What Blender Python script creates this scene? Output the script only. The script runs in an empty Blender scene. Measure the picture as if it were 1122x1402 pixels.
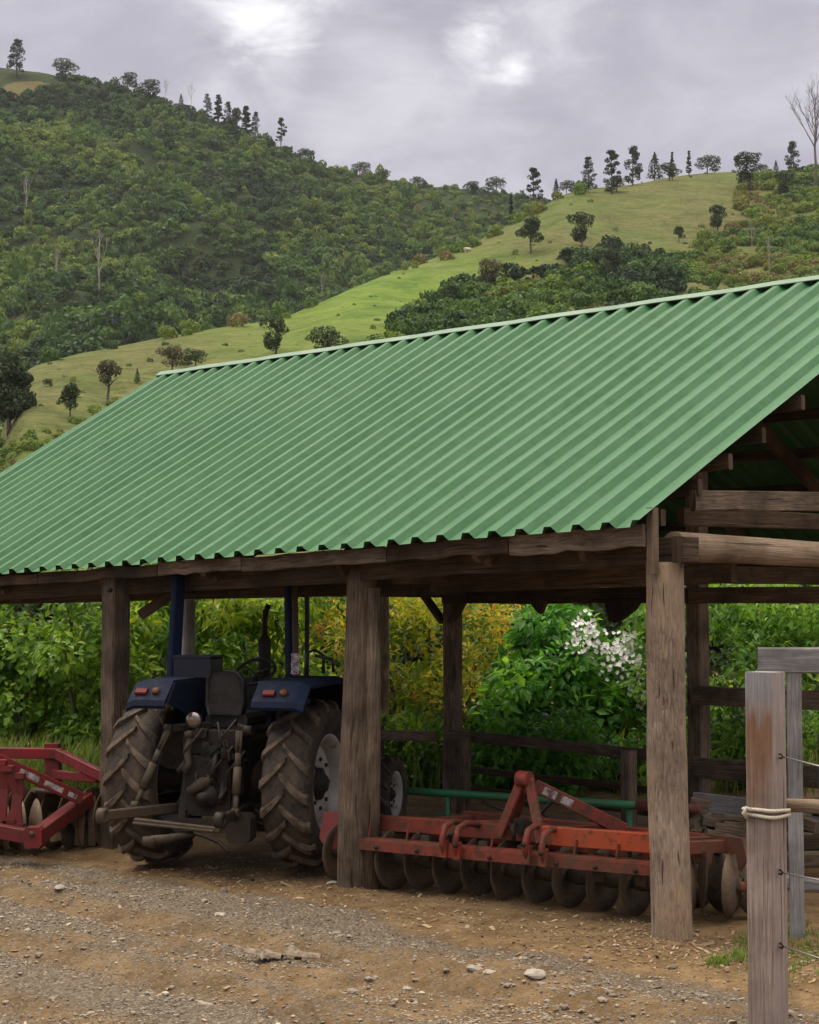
import bpy, bmesh, math, random
import numpy as np
from mathutils import Vector, Matrix
R = math.radians
rng = np.random.default_rng(7)
random.seed(7)
scene = bpy.context.scene
COL = scene.collection

# ------------------------------------------------------------------ camera frame
F, CX, CY = 2400.0, 561.0, 701.0
PITCH = math.atan(124.0 / F)
CAMZ = 1.9
def ray(px, py):
    a, b = (px - CX) / F, -(py - CY) / F
    c, s = math.cos(PITCH), math.sin(PITCH)
    return Vector((a, c - b * s, s + b * c))
def at(px, py, Y):
    "point seen at photo pixel (px, py) at ground distance Y"
    d = ray(px, py)
    return Vector((0, 0, CAMZ)) + d * (Y / d.y)
def gnd(px, py, z=0.0):
    d = ray(px, py)
    return Vector((0, 0, CAMZ)) + d * ((z - CAMZ) / d.z)
def proj(x, y, z):
    c, s = math.cos(PITCH), math.sin(PITCH)
    f = y * c + (z - CAMZ) * s
    u = -y * s + (z - CAMZ) * c
    return CX + F * x / f, CY - F * u / f

# ------------------------------------------------------------------ noise
def _h(ix, iy, seed):
    n = (ix.astype(np.int64) * 374761393 + iy.astype(np.int64) * 668265263 + seed * 982451653) & 0xffffffff
    n = ((n ^ (n >> 13)) * 1274126177) & 0xffffffff
    n = n ^ (n >> 16)
    return (n & 0xffff) / 65535.0
def vnoise(x, y, seed=0):
    x = np.asarray(x, float); y = np.asarray(y, float)
    ix, iy = np.floor(x), np.floor(y)
    fx, fy = x - ix, y - iy
    fx = fx * fx * (3 - 2 * fx); fy = fy * fy * (3 - 2 * fy)
    a = _h(ix, iy, seed); b = _h(ix + 1, iy, seed); c = _h(ix, iy + 1, seed); d = _h(ix + 1, iy + 1, seed)
    return (a * (1 - fx) + b * fx) * (1 - fy) + (c * (1 - fx) + d * fx) * fy
def fbm(x, y, seed=0, oct=4, gain=.5):
    t = 0; a = 1; n = 0
    x = np.asarray(x, float); y = np.asarray(y, float)
    for o in range(oct):
        t = t + a * vnoise(x * 2 ** o, y * 2 ** o, seed + o * 17); n += a; a *= gain
    return t / n
def sstep(a, b, x):
    t = np.clip((np.asarray(x, float) - a) / (b - a), 0, 1)
    return t * t * (3 - 2 * t)

# ------------------------------------------------------------------ things and parts
def thing(name, label, cat, loc=(0, 0, 0), rotz=0.0, group=None):
    o = bpy.data.objects.new(name, None); COL.objects.link(o)
    o.empty_display_size = .2
    o.location = loc; o.rotation_euler = (0, 0, rotz)
    tag(o, label, cat, group)
    return o
def tag(o, label=None, cat=None, group=None, kind=None):
    if label: o['label'] = label
    if cat: o['category'] = cat
    if group: o['group'] = group
    if kind: o['kind'] = kind
    return o
def rootmat(o):
    m = Matrix.Identity(4)
    while o:
        m = (Matrix.Translation(o.location) @ o.rotation_euler.to_matrix().to_4x4()) @ m
        o = o.parent
    return m
def copy_tree(o, parent=None):
    c = o.copy(); COL.objects.link(c)
    if parent: c.parent = parent
    for ch in list(o.children):
        copy_tree(ch, c)
    return c

class MB:
    def __init__(s):
        s.v = []; s.f = []; s.uv = []; s.sm = []
    def add(s, verts, faces, uvs=None, smooth=False):
        o = len(s.v)
        s.v.extend([Vector(p) for p in verts])
        for i, f in enumerate(faces):
            s.f.append([o + k for k in f]); s.sm.append(smooth)
            s.uv.append(uvs[i] if uvs else None)
    def rings(s, rings, cap=True, smooth=True, closed=True, v0=0.0):
        n = len(rings[0]); verts = [p for r in rings for p in r]; faces = []; uvs = []
        L = [v0]
        for a, b in zip(rings, rings[1:]):
            ca = sum((Vector(p) for p in a), Vector()) / n; cb = sum((Vector(p) for p in b), Vector()) / n
            L.append(L[-1] + max((cb - ca).length, 1e-4))
        per = [0.0]
        for k in range(n):
            per.append(per[-1] + (Vector(rings[0][(k + 1) % n]) - Vector(rings[0][k])).length)
        m = n if closed else n - 1
        for i in range(len(rings) - 1):
            for k in range(m):
                k2 = (k + 1) % n
                faces.append([i * n + k, i * n + k2, (i + 1) * n + k2, (i + 1) * n + k])
                uvs.append([(per[k], L[i]), (per[k + 1], L[i]), (per[k + 1], L[i + 1]), (per[k], L[i + 1])])
        o = len(s.v)
        s.add(verts, faces, uvs, smooth)
        if cap and closed:
            for i in (0, len(rings) - 1):
                r = rings[i]
                c = sum((Vector(p) for p in r), Vector()) / n
                uv = [((Vector(p) - c).x + (Vector(p) - c).y * .6 + 7, (Vector(p) - c).z * .15 + L[i]) for p in r]
                s.f.append([o + i * n + k for k in range(n)]); s.sm.append(False); s.uv.append(uv)
    def beam(s, p0, p1, w, h, up=(0, 0, 1), ch=.006, seg=1, jit=0.0, w1=None, h1=None):
        p0 = Vector(p0); p1 = Vector(p1); d = (p1 - p0).normalized()
        up = Vector(up); x = d.cross(up)
        if x.length < 1e-4: x = d.cross(Vector((0, 1, 0)))
        x.normalize(); y = x.cross(d).normalized()
        w1 = w if w1 is None else w1; h1 = h if h1 is None else h1
        off = random.random() * 20
        rg = []
        for i in range(seg + 1):
            t = i / seg; c = p0.lerp(p1, t)
            if jit and 0 < i < seg: c = c + x * random.uniform(-jit, jit) + y * random.uniform(-jit, jit)
            a = (w + (w1 - w) * t) / 2; b = (h + (h1 - h) * t) / 2; e = min(ch, a * .6, b * .6)
            rg.append([c + x * q[0] + y * q[1] for q in
                       ((-a + e, -b), (a - e, -b), (a, -b + e), (a, b - e), (a - e, b), (-a + e, b), (-a, b - e), (-a, -b + e))])
        s.rings(rg, smooth=False, v0=off)
    def box(s, c, size, rot=None, ch=.006):
        c = Vector(c); sx, sy, sz = size
        m = rot or Matrix.Identity(3)
        s.beam(c - m @ Vector((0, sy / 2, 0)), c + m @ Vector((0, sy / 2, 0)), sx, sz, up=m @ Vector((0, 0, 1)), ch=ch)
    def tube(s, pts, r, n=12, cap=True, noise=0.0, smooth=True):
        pts = [Vector(p) for p in pts]
        rs = r if isinstance(r, (list, tuple)) else [r] * len(pts)
        rg = []; prev = None
        off = random.random() * 20
        for i, p in enumerate(pts):
            d = (pts[min(i + 1, len(pts) - 1)] - pts[max(i - 1, 0)]).normalized()
            if prev is None:
                x = d.cross(Vector((0, 0, 1)))
                if x.length < .05: x = d.cross(Vector((0, 1, 0)))
            else:
                x = prev - d * prev.dot(d)
            x.normalize(); prev = x; y = d.cross(x)
            ring = []
            for k in range(n):
                a = 2 * math.pi * k / n
                q = rs[i] * (1 + (random.uniform(-noise, noise) if noise else 0))
                ring.append(p + x * math.cos(a) * q + y * math.sin(a) * q)
            rg.append(ring)
        s.rings(rg, cap=cap, smooth=smooth, v0=off)
    def lathe(s, c, axis, prof, n=24, cap=False, smooth=True):
        "prof: (distance along axis, radius)"
        c = Vector(c); axis = Vector(axis).normalized()
        x = axis.cross(Vector((0, 0, 1)))
        if x.length < .05: x = Vector((1, 0, 0))
        x.normalize(); y = axis.cross(x)
        rg = [[c + axis * a + (x * math.cos(2 * math.pi * k / n) + y * math.sin(2 * math.pi * k / n)) * max(r, 1e-4) for k in range(n)] for a, r in prof]
        s.rings(rg, cap=cap, smooth=smooth)
    def plate(s, poly, o, ex, ey, th, smooth=False):
        o = Vector(o); ex = Vector(ex); ey = Vector(ey); en = ex.cross(ey).normalized()
        a = [o + ex * p[0] + ey * p[1] - en * th / 2 for p in poly]
        b = [o + ex * p[0] + ey * p[1] + en * th / 2 for p in poly]
        s.rings([a, b], smooth=smooth)
    def build(s, name, mat, parent=None, world=False, bevel=0, angle=None):
        me = bpy.data.meshes.new(name)
        V = s.v
        if world and parent:
            inv = rootmat(parent).inverted(); V = [inv @ p for p in V]
        me.from_pydata([tuple(p) for p in V], [], s.f)
        me.polygons.foreach_set('use_smooth', s.sm)
        uvl = me.uv_layers.new(name='UVMap')
        k = 0
        flat = []
        for f, uv in zip(s.f, s.uv):
            if uv is None:
                for i in f:
                    p = V[i]; flat += [p.x + p.y * .7, p.z + p.y * .4]
            else:
                for q in uv: flat += [q[0], q[1]]
        uvl.data.foreach_set('uv', flat)
        bm = bmesh.new(); bm.from_mesh(me)
        bmesh.ops.recalc_face_normals(bm, faces=bm.faces)
        bm.to_mesh(me); bm.free()
        me.materials.append(mat)
        o = bpy.data.objects.new(name, me); COL.objects.link(o)
        if parent: o.parent = parent
        return o

def poly_mesh(name, V, F_, mat, tint=None, smooth=False, parent=None, k=4):
    "V (n,3), F_ (m,k) numpy"
    me = bpy.data.meshes.new(name)
    V = np.ascontiguousarray(V, dtype=np.float32); F_ = np.ascontiguousarray(F_, dtype=np.int32)
    me.vertices.add(len(V)); me.vertices.foreach_set('co', V.ravel())
    me.loops.add(F_.size); me.loops.foreach_set('vertex_index', F_.ravel())
    me.polygons.add(len(F_)); me.polygons.foreach_set('loop_start', np.arange(len(F_), dtype=np.int32) * F_.shape[1])
    me.polygons.foreach_set('use_smooth', np.full(len(F_), smooth))
    if tint is not None:
        dom = 'FACE' if len(tint) == len(F_) else 'POINT'
        a = me.attributes.new('tint', 'FLOAT', dom); a.data.foreach_set('value', np.ascontiguousarray(tint, dtype=np.float32))
    me.update(calc_edges=True); me.validate()
    me.materials.append(mat)
    o = bpy.data.objects.new(name, me); COL.objects.link(o)
    if parent: o.parent = parent
    return o

# ------------------------------------------------------------------ materials
class NT:
    def __init__(s, name):
        s.m = bpy.data.materials.new(name); s.m.use_nodes = True
        s.t = s.m.node_tree; s.t.nodes.clear()
        s.out = s.n('ShaderNodeOutputMaterial')
    def n(s, typ, **kw):
        x = s.t.nodes.new(typ)
        for k, v in kw.items():
            if k.startswith('i_'): x.inputs[k[2:].replace('_', ' ')].default_value = v
            else: setattr(x, k, v)
        return x
    def l(s, a, b): s.t.links.new(a, b)
    def coord(s, kind, scale=(1, 1, 1)):
        tc = s.n('ShaderNodeTexCoord'); mp = s.n('ShaderNodeMapping')
        mp.inputs['Scale'].default_value = scale
        s.l(tc.outputs[kind], mp.inputs['Vector']); return mp.outputs['Vector']
    def noise(s, vec, scale, detail=4, rough=.55, dist=0.0):
        x = s.n('ShaderNodeTexNoise'); x.inputs['Scale'].default_value = scale
        x.inputs['Detail'].default_value = detail; x.inputs['Roughness'].default_value = rough
        x.inputs['Distortion'].default_value = dist
        s.l(vec, x.inputs['Vector']); return x.outputs['Fac']
    def ramp(s, fac, stops, interp='LINEAR'):
        x = s.n('ShaderNodeValToRGB'); cr = x.color_ramp; cr.interpolation = interp
        while len(cr.elements) < len(stops): cr.elements.new(.5)
        for e, (p, c) in zip(cr.elements, stops):
            e.position = p; e.color = (c[0], c[1], c[2], 1) if not isinstance(c, (int, float)) else (c, c, c, 1)
        s.l(fac, x.inputs['Fac']); return x.outputs['Color']
    def mix(s, fac, a, b, mode='MIX'):
        x = s.n('ShaderNodeMix', data_type='RGBA', blend_type=mode)
        for v, i in ((fac, 0), (a, 6), (b, 7)):
            if hasattr(v, 'is_linked'): s.l(v, x.inputs[i])
            elif isinstance(v, (int, float)): x.inputs[i].default_value = v
            else: x.inputs[i].default_value = (v[0], v[1], v[2], 1)
        return x.outputs[2]
    def math(s, op, a, b=None):
        x = s.n('ShaderNodeMath', operation=op)
        for v, i in ((a, 0), (b, 1)):
            if v is None: continue
            if hasattr(v, 'is_linked'): s.l(v, x.inputs[i])
            else: x.inputs[i].default_value = v
        return x.outputs[0]
    def rnd(s): return s.n('ShaderNodeObjectInfo').outputs['Random']
    def bump(s, h, strength=.3, dist=.01):
        x = s.n('ShaderNodeBump'); x.inputs['Strength'].default_value = strength; x.inputs['Distance'].default_value = dist
        s.l(h, x.inputs['Height']); return x.outputs['Normal']
    def pbr(s, col, rough=.7, metal=0.0, normal=None, spec=.5):
        p = s.n('ShaderNodeBsdfPrincipled')
        if hasattr(col, 'is_linked'): s.l(col, p.inputs['Base Color'])
        else: p.inputs['Base Color'].default_value = (col[0], col[1], col[2], 1)
        if hasattr(rough, 'is_linked'): s.l(rough, p.inputs['Roughness'])
        else: p.inputs['Roughness'].default_value = rough
        p.inputs['Metallic'].default_value = metal
        p.inputs['Specular IOR Level'].default_value = spec
        if normal is not None: s.l(normal, p.inputs['Normal'])
        s.l(p.outputs[0], s.out.inputs['Surface'])
        return p

def m_wood(name, dark, mid, light, grain=60, along=1.6, rough=.85, bump=.5, stain=None, crack=True, scaly=0.0, rust=None):
    t = NT(name)
    uv = t.coord('UV', (grain, along, 1))
    g = t.noise(uv, 1.0, 6, .65, .6)
    ob = t.coord('Object')
    big = t.noise(ob, 2.3, 4, .6)
    fine = t.noise(t.coord('UV', (grain * 3, along * 3, 1)), 1.0, 3, .6)
    c = t.ramp(g, [(.28, dark), (.5, mid), (.72, light)])
    c = t.mix(t.ramp(big, [(.38, 0.0), (.66, .75)]), c, [x * .55 for x in dark], 'MIX')
    if stain:
        s2 = t.noise(t.coord('Object', (1, 1, .35)), 3.1, 4, .65)
        c = t.mix(t.ramp(s2, [(.45, 0.0), (.60, .85)]), c, stain)
    fl = None
    if scaly:                                   # flaking bark plates
        vo = t.n('ShaderNodeTexVoronoi', feature='DISTANCE_TO_EDGE'); vo.inputs['Scale'].default_value = 1.0
        wv = t.n('ShaderNodeVectorMath', operation='ADD'); t.l(t.coord('UV', (46, 9, 1)), wv.inputs[0])
        nz = t.n('ShaderNodeTexNoise'); nz.inputs['Scale'].default_value = .9; nz.inputs['Detail'].default_value = 4; t.l(t.coord('UV', (46, 9, 1)), nz.inputs['Vector'])
        t.l(nz.outputs['Color'], wv.inputs[1]); t.l(wv.outputs[0], vo.inputs['Vector'])
        fl = t.ramp(vo.outputs['Distance'], [(.0, .45), (.16, 0.0)])
        pm = t.ramp(t.noise(t.coord('Object', (1, 1, .6)), 6.5, 3), [(.42, .1), (.58, 1.0)])
        fl = t.math('MULTIPLY', t.math('MULTIPLY', fl, pm), scaly)
        c = t.mix(fl, c, [x * .8 for x in dark])
        v2 = t.n('ShaderNodeTexVoronoi'); v2.inputs['Scale'].default_value = 1.0; t.l(wv.outputs[0], v2.inputs['Vector'])
        c = t.mix(t.math('MULTIPLY', t.ramp(v2.outputs['Color'], [(.45, 0.0), (.75, 1.0)]), .5), c, [x * .72 for x in mid])
    if rust:                                    # rusty stain low on one face, silver grey weathering at the top end
        sp = t.n('ShaderNodeSeparateXYZ'); t.l(t.coord('Object'), sp.inputs[0])
        wz = t.math('ADD', sp.outputs['Z'], t.math('MULTIPLY', t.math('SUBTRACT', t.noise(t.coord('UV', (18, 2.5, 1)), 1.0, 4), .5), .5))
        c = t.mix(t.math('MULTIPLY', t.ramp(t.math('MULTIPLY', wz, .5), [(.70, 0.0), (.765, 1.0)]), .8), c, t.mix(g, (.16, .16, .17), (.44, .44, .46)))
        lf = t.math('ADD', t.math('MULTIPLY', sp.outputs['X'], rust[0]), t.math('MULTIPLY', sp.outputs['Y'], rust[1]))
        rf = t.math('ADD', t.math('MULTIPLY', sp.outputs['X'], -rust[1]), t.math('MULTIPLY', sp.outputs['Y'], rust[0]))
        c = t.mix(t.math('MULTIPLY', t.ramp(t.math('MULTIPLY', rf, 6), [(.345, 0.0), (.39, 1.0)]), .38), c, t.mix(g, (.22, .165, .14), (.60, .51, .46)))
        band = t.ramp(t.math('MULTIPLY', wz, .5), [(.48, 0.0), (.60, 1.0), (.69, 1.0), (.74, 0.0)])
        c = t.mix(t.math('MULTIPLY', t.math('MULTIPLY', band, t.ramp(t.math('ADD', t.math('MULTIPLY', lf, 6), .0), [(.345, 0.0), (.39, 1.0)])), .85), c, t.mix(g, (.10, .045, .022), (.30, .16, .085)))
    hsv = t.n('ShaderNodeHueSaturation'); t.l(c, hsv.inputs['Color'])
    t.l(t.math('ADD', t.math('MULTIPLY', t.rnd(), .5), .75), hsv.inputs['Value'])
    c = hsv.outputs['Color']
    if crack:
        ck = t.noise(t.coord('UV', (grain * .55, along * .35, 1)), 1.0, 2, .5, .3)
        ckm = t.ramp(ck, [(.30, 1.0), (.345, 0.0)])
        c = t.mix(t.math('MULTIPLY', ckm, .8), c, [x * .25 for x in dark])
        h = t.math('SUBTRACT', t.math('ADD', g, t.math('MULTIPLY', fine, .5)), t.math('MULTIPLY', ckm, .8))
    else:
        h = t.math('ADD', g, t.math('MULTIPLY', fine, .5))
    if fl is not None: h = t.math('SUBTRACT', h, t.math('MULTIPLY', fl, .9))
    t.pbr(c, rough, 0, t.bump(h, bump, .012), .25)
    return t.m
def m_paint(name, col, dirt, amount=.5, rust=(.10, .04, .02), rustamt=.35, rough=.5, metal=0.0, fade=None, spec=.3):
    t = NT(name)
    ob = t.coord('Object')
    n1 = t.noise(ob, 13, 8, .74, .2); n2 = t.noise(ob, 60, 4, .7); n3 = t.noise(ob, 1.7, 3, .6)
    c = t.mix(t.ramp(n3, [(.35, 0.0), (.65, 1.0)]), col, fade or [x * .75 for x in col])
    c = t.mix(t.ramp(n1, [(.62 - rustamt * .22, 0.0), (.70 - rustamt * .22, .85)]), c, t.mix(n2, rust, [x * .4 for x in rust]))
    d = t.math('MULTIPLY', t.ramp(t.math('ADD', t.math('MULTIPLY', n2, .5), t.math('MULTIPLY', n3, .6)), [(.42, 0.0), (.68, 1.0)]), amount)
    c = t.mix(d, c, dirt)
    r = t.ramp(n1, [(.3, rough * .8), (.7, min(1, rough * 1.35))])
    t.pbr(c, r, metal, t.bump(t.math('ADD', n2, n1), .18, .004), spec)
    return t.m
def m_leaf(name, stops, trans=.4, rough=.5, var=.35):
    t = NT(name)
    a = t.n('ShaderNodeAttribute', attribute_name='tint').outputs['Fac']
    c = t.ramp(a, stops)
    hs = t.n('ShaderNodeHueSaturation'); t.l(c, hs.inputs['Color'])
    t.l(t.math('ADD', t.math('MULTIPLY', t.rnd(), var), 1 - var * .5), hs.inputs['Value'])
    c = hs.outputs['Color']
    p = t.n('ShaderNodeBsdfPrincipled'); t.l(c, p.inputs['Base Color']); p.inputs['Roughness'].default_value = rough
    p.inputs['Specular IOR Level'].default_value = .3
    tr = t.n('ShaderNodeBsdfTranslucent')
    c2 = t.mix(1.0, c, (1.5, 1.35, .55), 'MULTIPLY'); t.l(c2, tr.inputs['Color'])
    mx = t.n('ShaderNodeMixShader'); mx.inputs[0].default_value = trans
    t.l(p.outputs[0], mx.inputs[1]); t.l(tr.outputs[0], mx.inputs[2]); t.l(mx.outputs[0], t.out.inputs['Surface'])
    return t.m
HAZE = .00008
# ------------------------------------------------------------------ camera, sky, sun
cam = bpy.data.cameras.new('camera'); camo = bpy.data.objects.new('camera', cam); COL.objects.link(camo)
cam.sensor_fit = 'HORIZONTAL'; cam.sensor_width = 36; cam.lens = 36 * F / 1122
cam.clip_start = .1; cam.clip_end = 20000
camo.location = (0, 0, CAMZ); camo.rotation_euler = (R(90) + PITCH, 0, 0)
scene.camera = camo
vs = scene.view_settings
scene.display_settings.display_device = 'sRGB'
vs.view_transform = 'Standard'; vs.look = 'None'; vs.exposure = .18; vs.gamma = 1; vs.use_curve_mapping = False

SUN_DIR = Vector((-.55, .34, 1.05)).normalized()     # towards the sun, behind the cloud ahead
w = bpy.data.worlds.new('World'); scene.world = w; w.use_nodes = True
nt = w.node_tree; nt.nodes.clear()
def wn(t, **k):
    x = nt.nodes.new(t)
    for a, b in k.items(): setattr(x, a, b)
    return x
sky = wn('ShaderNodeTexSky', sky_type='NISHITA', sun_disc=False)
sky.sun_elevation = math.asin(SUN_DIR.z); sky.sun_rotation = math.atan2(SUN_DIR.x, SUN_DIR.y)
bg1 = wn('ShaderNodeBackground'); bg1.inputs['Strength'].default_value = .1
nt.links.new(sky.outputs[0], bg1.inputs['Color'])
tc = wn('ShaderNodeTexCoord'); mp = wn('ShaderNodeMapping'); mp.inputs['Scale'].default_value = (1, 1, 2.2)
mp.inputs['Rotation'].default_value = (0, R(14), 0)
nt.links.new(tc.outputs['Generated'], mp.inputs['Vector'])
def wnoise(scale, det, dist=0.0, rough=.55):
    x = wn('ShaderNodeTexNoise'); x.inputs['Scale'].default_value = scale; x.inputs['Detail'].default_value = det
    x.inputs['Distortion'].default_value = dist; x.inputs['Roughness'].default_value = rough
    nt.links.new(mp.outputs['Vector'], x.inputs['Vector']); return x.outputs['Fac']
def wmath(op, a, b=None, c=None):
    x = wn('ShaderNodeMath', operation=op)
    for i, v in enumerate((a, b, c)):
        if v is None: continue
        if hasattr(v, 'is_linked'): nt.links.new(v, x.inputs[i])
        else: x.inputs[i].default_value = v
    return x.outputs[0]
def wramp(fac, stops):
    x = wn('ShaderNodeValToRGB'); cr = x.color_ramp
    while len(cr.elements) < len(stops): cr.elements.new(.5)
    for e, (p, c) in zip(cr.elements, stops):
        e.position = p; e.color = (*c, 1) if not isinstance(c, float) else (c, c, c, 1)
    nt.links.new(fac, x.inputs['Fac']); return x.outputs['Color']
def wmix(fac, a, b, mode='MIX'):
    x = wn('ShaderNodeMix', data_type='RGBA', blend_type=mode)
    for v, i in ((fac, 0), (a, 6), (b, 7)):
        if hasattr(v, 'is_linked'): nt.links.new(v, x.inputs[i])
        elif isinstance(v, float): x.inputs[i].default_value = v
        else: x.inputs[i].default_value = (*v, 1)
    return x.outputs[2]
n_big = wnoise(3.6, 5, .4); n_mid = wnoise(8.0, 6, .6, .6); n_gap = wnoise(13.0, 7, .5, .62)
cl = wramp(wmath('ADD', wmath('MULTIPLY', n_big, .62), wmath('MULTIPLY', n_mid, .38)),
           [(.34, (.335, .32, .385)), (.5, (.455, .435, .50)), (.64, (.60, .585, .65))])
# thin places in the cloud deck where the bright sky above shows
gap = None
for px, py, r, g in ((350, 30, .036, .9), (375, 80, .028, .4), (655, 48, .026, 1.0), (704, 92, .018, .8), (735, 15, .040, .4), (680, 66, .05, .35), (390, -70, .045, .7), (300, 120, .035, .3), (540, 120, .06, .30), (600, 170, .05, .2)):
    d = ray(px, py).normalized()
    vm = wn('ShaderNodeVectorMath', operation='DISTANCE'); nrm = wn('ShaderNodeVectorMath', operation='NORMALIZE')
    nt.links.new(tc.outputs['Generated'], nrm.inputs[0]); nt.links.new(nrm.outputs[0], vm.inputs[0]); vm.inputs[1].default_value = d
    wob = wmath('ADD', wmath('DIVIDE', vm.outputs['Value'], r), wmath('MULTIPLY', wmath('SUBTRACT', n_gap, .5), 3.0))
    mr = wn('ShaderNodeMapRange', interpolation_type='SMOOTHERSTEP'); nt.links.new(wob, mr.inputs[0])
    for q_, v_ in enumerate((1.45, -.55, 0.0, g)): mr.inputs[1 + q_].default_value = v_
    s_ = mr.outputs[0]
    gap = s_ if gap is None else wmath('MAXIMUM', gap, s_)
cl = wmix(gap, cl, (1.15, 1.14, 1.16))
LIFT = 7.6
# an overcast sky is brighter overhead than low down
sep = wn('ShaderNodeSeparateXYZ'); nt.links.new(tc.outputs['Generated'], sep.inputs[0])
lift = wmath('MULTIPLY_ADD', wmath('MAXIMUM', wmath('SUBTRACT', sep.outputs['Z'], .36), 0.0), LIFT, 1.0)
cl = wmix(wmath('MULTIPLY', wmath('MAXIMUM', wmath('SUBTRACT', sep.outputs['Z'], .36), 0.0), 1.4), cl, (.66, .585, .455))
vm = wn('ShaderNodeVectorMath', operation='SCALE'); nt.links.new(cl, vm.inputs[0]); nt.links.new(lift, vm.inputs['Scale'])
bg2 = wn('ShaderNodeBackground'); bg2.inputs['Strength'].default_value = 1.0
nt.links.new(vm.outputs[0], bg2.inputs['Color'])
ms = wn('ShaderNodeMixShader'); ms.inputs[0].default_value = .93
nt.links.new(bg1.outputs[0], ms.inputs[1]); nt.links.new(bg2.outputs[0], ms.inputs[2])
wo = wn('ShaderNodeOutputWorld'); nt.links.new(ms.outputs[0], wo.inputs['Surface'])

sl = bpy.data.lights.new('sun', 'SUN'); sl.energy = 1.5; sl.angle = R(22); sl.color = (1.0, .93, .80)
so = bpy.data.objects.new('sun', sl); COL.objects.link(so)
so.rotation_euler = (-SUN_DIR).to_track_quat('-Z', 'Y').to_euler(); so.location = (0, 0, 60)

# ------------------------------------------------------------------ shed frame of reference
P3 = gnd(920, 1283); P3.z = 0
TH = math.atan2(2306, 2398)
U = Vector((-math.cos(TH) , math.sin(TH), 0)) if False else Vector((-.721, .693, 0)).normalized()
W = Vector((U.y, -U.x, 0))
def S(u, w, z=0.0): return P3 + U * u + W * w + Vector((0, 0, z))
def UW(x, y):
    dx, dy = x - P3.x, y - P3.y
    return dx * U.x + dy * U.y, dx * W.x + dy * W.y

# ------------------------------------------------------------------ ground
def ground_h(x, y):
    x = np.asarray(x, float); y = np.asarray(y, float)
    near = 1 - sstep(14, 24, np.hypot(x, y - 8))
    u, w_ = UW(x, y)
    h = (fbm(x * .55, y * .55, 3, 3) - .5) * .10
    h += (fbm(x * 2.1, y * 2.1, 5, 3) - .5) * .045
    out = 1 - sstep(-1.3, -.3, w_)
    # shallow wheel ruts running past the shed front
    for c, d in ((-1.75, .035), (-2.75, .04), (-3.6, .03)):
        q = (w_ - c + .25 * (fbm(u * .5, u * 0 + 3, 9, 2) - .5)) / .16
        d = d * 1.35; h -= d * np.exp(-q * q) - d * .6 * np.exp(-(np.abs(q) - 1.9) ** 2)
    h += (fbm(x * 9, y * 9, 8, 3) - .5) * .030 * (.4 + out)
    h += (vnoise(x * 26, y * 26, 11) - .5) * .015 * (.4 + out)
    for p_, a_ in ((P3, .17), (gnd(482, 1212), .16), (gnd(152, 1163), .15), (gnd(1053, 1405), .14), (gnd(1092, 1284), .11)):
        h += .035 * np.exp(-((x - p_.x) ** 2 + (y - p_.y) ** 2) / (a_ * a_)) * (.6 + .8 * fbm(x * 6, y * 6, 77, 2))
    h -= .012
    return h * near - .02 * (1 - near)
def gz(x, y): return float(ground_h(np.array([x]), np.array([y]))[0])

xs = np.concatenate([[-1500, -1000, -400, -160, -70, -35, -20], np.linspace(-13, -4.4, 40), np.arange(-4.3, 4.301, .021), np.linspace(4.4, 13, 40), [20, 35, 70, 160, 400, 1000, 1500]])
ys = np.concatenate([[-300, -80, -20, -5, 0], np.linspace(2, 6.9, 26), np.arange(7.0, 14.0, .021), np.linspace(14.1, 26, 110), [28, 32, 40, 55, 80, 130, 250, 600, 1100, 1700]])
X, Y = np.meshgrid(xs, ys)
Z = ground_h(X, Y)
V = np.stack([X, Y, Z], -1).reshape(-1, 3)
nx, ny = len(xs), len(ys)
i0 = (np.arange(ny - 1)[:, None] * nx + np.arange(nx - 1)[None, :]).ravel()
Fq = np.stack([i0, i0 + 1, i0 + 1 + nx, i0 + nx], -1)
u_, w_ = UW(X, Y)
edge = -0.50 - .33 * sstep(-2, 0.4, -u_) + .9 * (fbm(X * .8, Y * .8, 21, 4) - .5) + .10 * np.sin(u_ * 1.1)
grav = 1 - sstep(edge - .45, edge + .12, w_)
streak = sstep(.50, .62, fbm(u_ * .42, w_ * 2.3, 31, 4)) * sstep(-.2, -.9, w_)
for c, wd in ((-1.62, .16), (-2.62, .19), (-3.5, .2)):
    streak = np.maximum(streak, np.exp(-((w_ - c + .35 * (fbm(u_ * .5, u_ * 0 + 3, 9, 2) - .5)) / wd) ** 2) * .95)
grav = grav * (1 - .62 * streak)
t = NT('ground_soil')
a = t.n('ShaderNodeAttribute', attribute_name='tint').outputs['Fac']
ob = t.coord('Object')
nA = t.noise(ob, 3.0, 6, .65); nB = t.noise(ob, 22, 5, .7); nC = t.noise(ob, 90, 3, .7)
vor = t.n('ShaderNodeTexVoronoi'); vor.inputs['Scale'].default_value = 46; t.l(ob, vor.inputs['Vector'])
vor2 = t.n('ShaderNodeTexVoronoi'); vor2.inputs['Scale'].default_value = 95; t.l(ob, vor2.inputs['Vector'])
dirt = t.ramp(t.math('ADD', t.math('MULTIPLY', nA, .6), t.math('MULTIPLY', nB, .4)), [(.34, (.080, .050, .024)), (.5, (.165, .107, .052)), (.64, (.255, .175, .095))])
st = t.ramp(vor.outputs['Color'], [(.15, (.070, .058, .044)), (.45, (.150, .127, .100)), (.75, (.225, .19, .15)), (.97, (.44, .39, .31))])
st2 = t.ramp(vor2.outputs['Color'], [(.1, (.06, .05, .04)), (.6, (.17, .142, .11)), (.95, (.34, .30, .24))])
st = t.mix(t.ramp(nB, [(.42, 0.0), (.58, 1.0)]), st, st2)
st = t.mix(t.math('MULTIPLY', t.ramp(nC, [(.35, 1.0), (.6, 0.0)]), .55), st, (.085, .07, .052))
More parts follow.
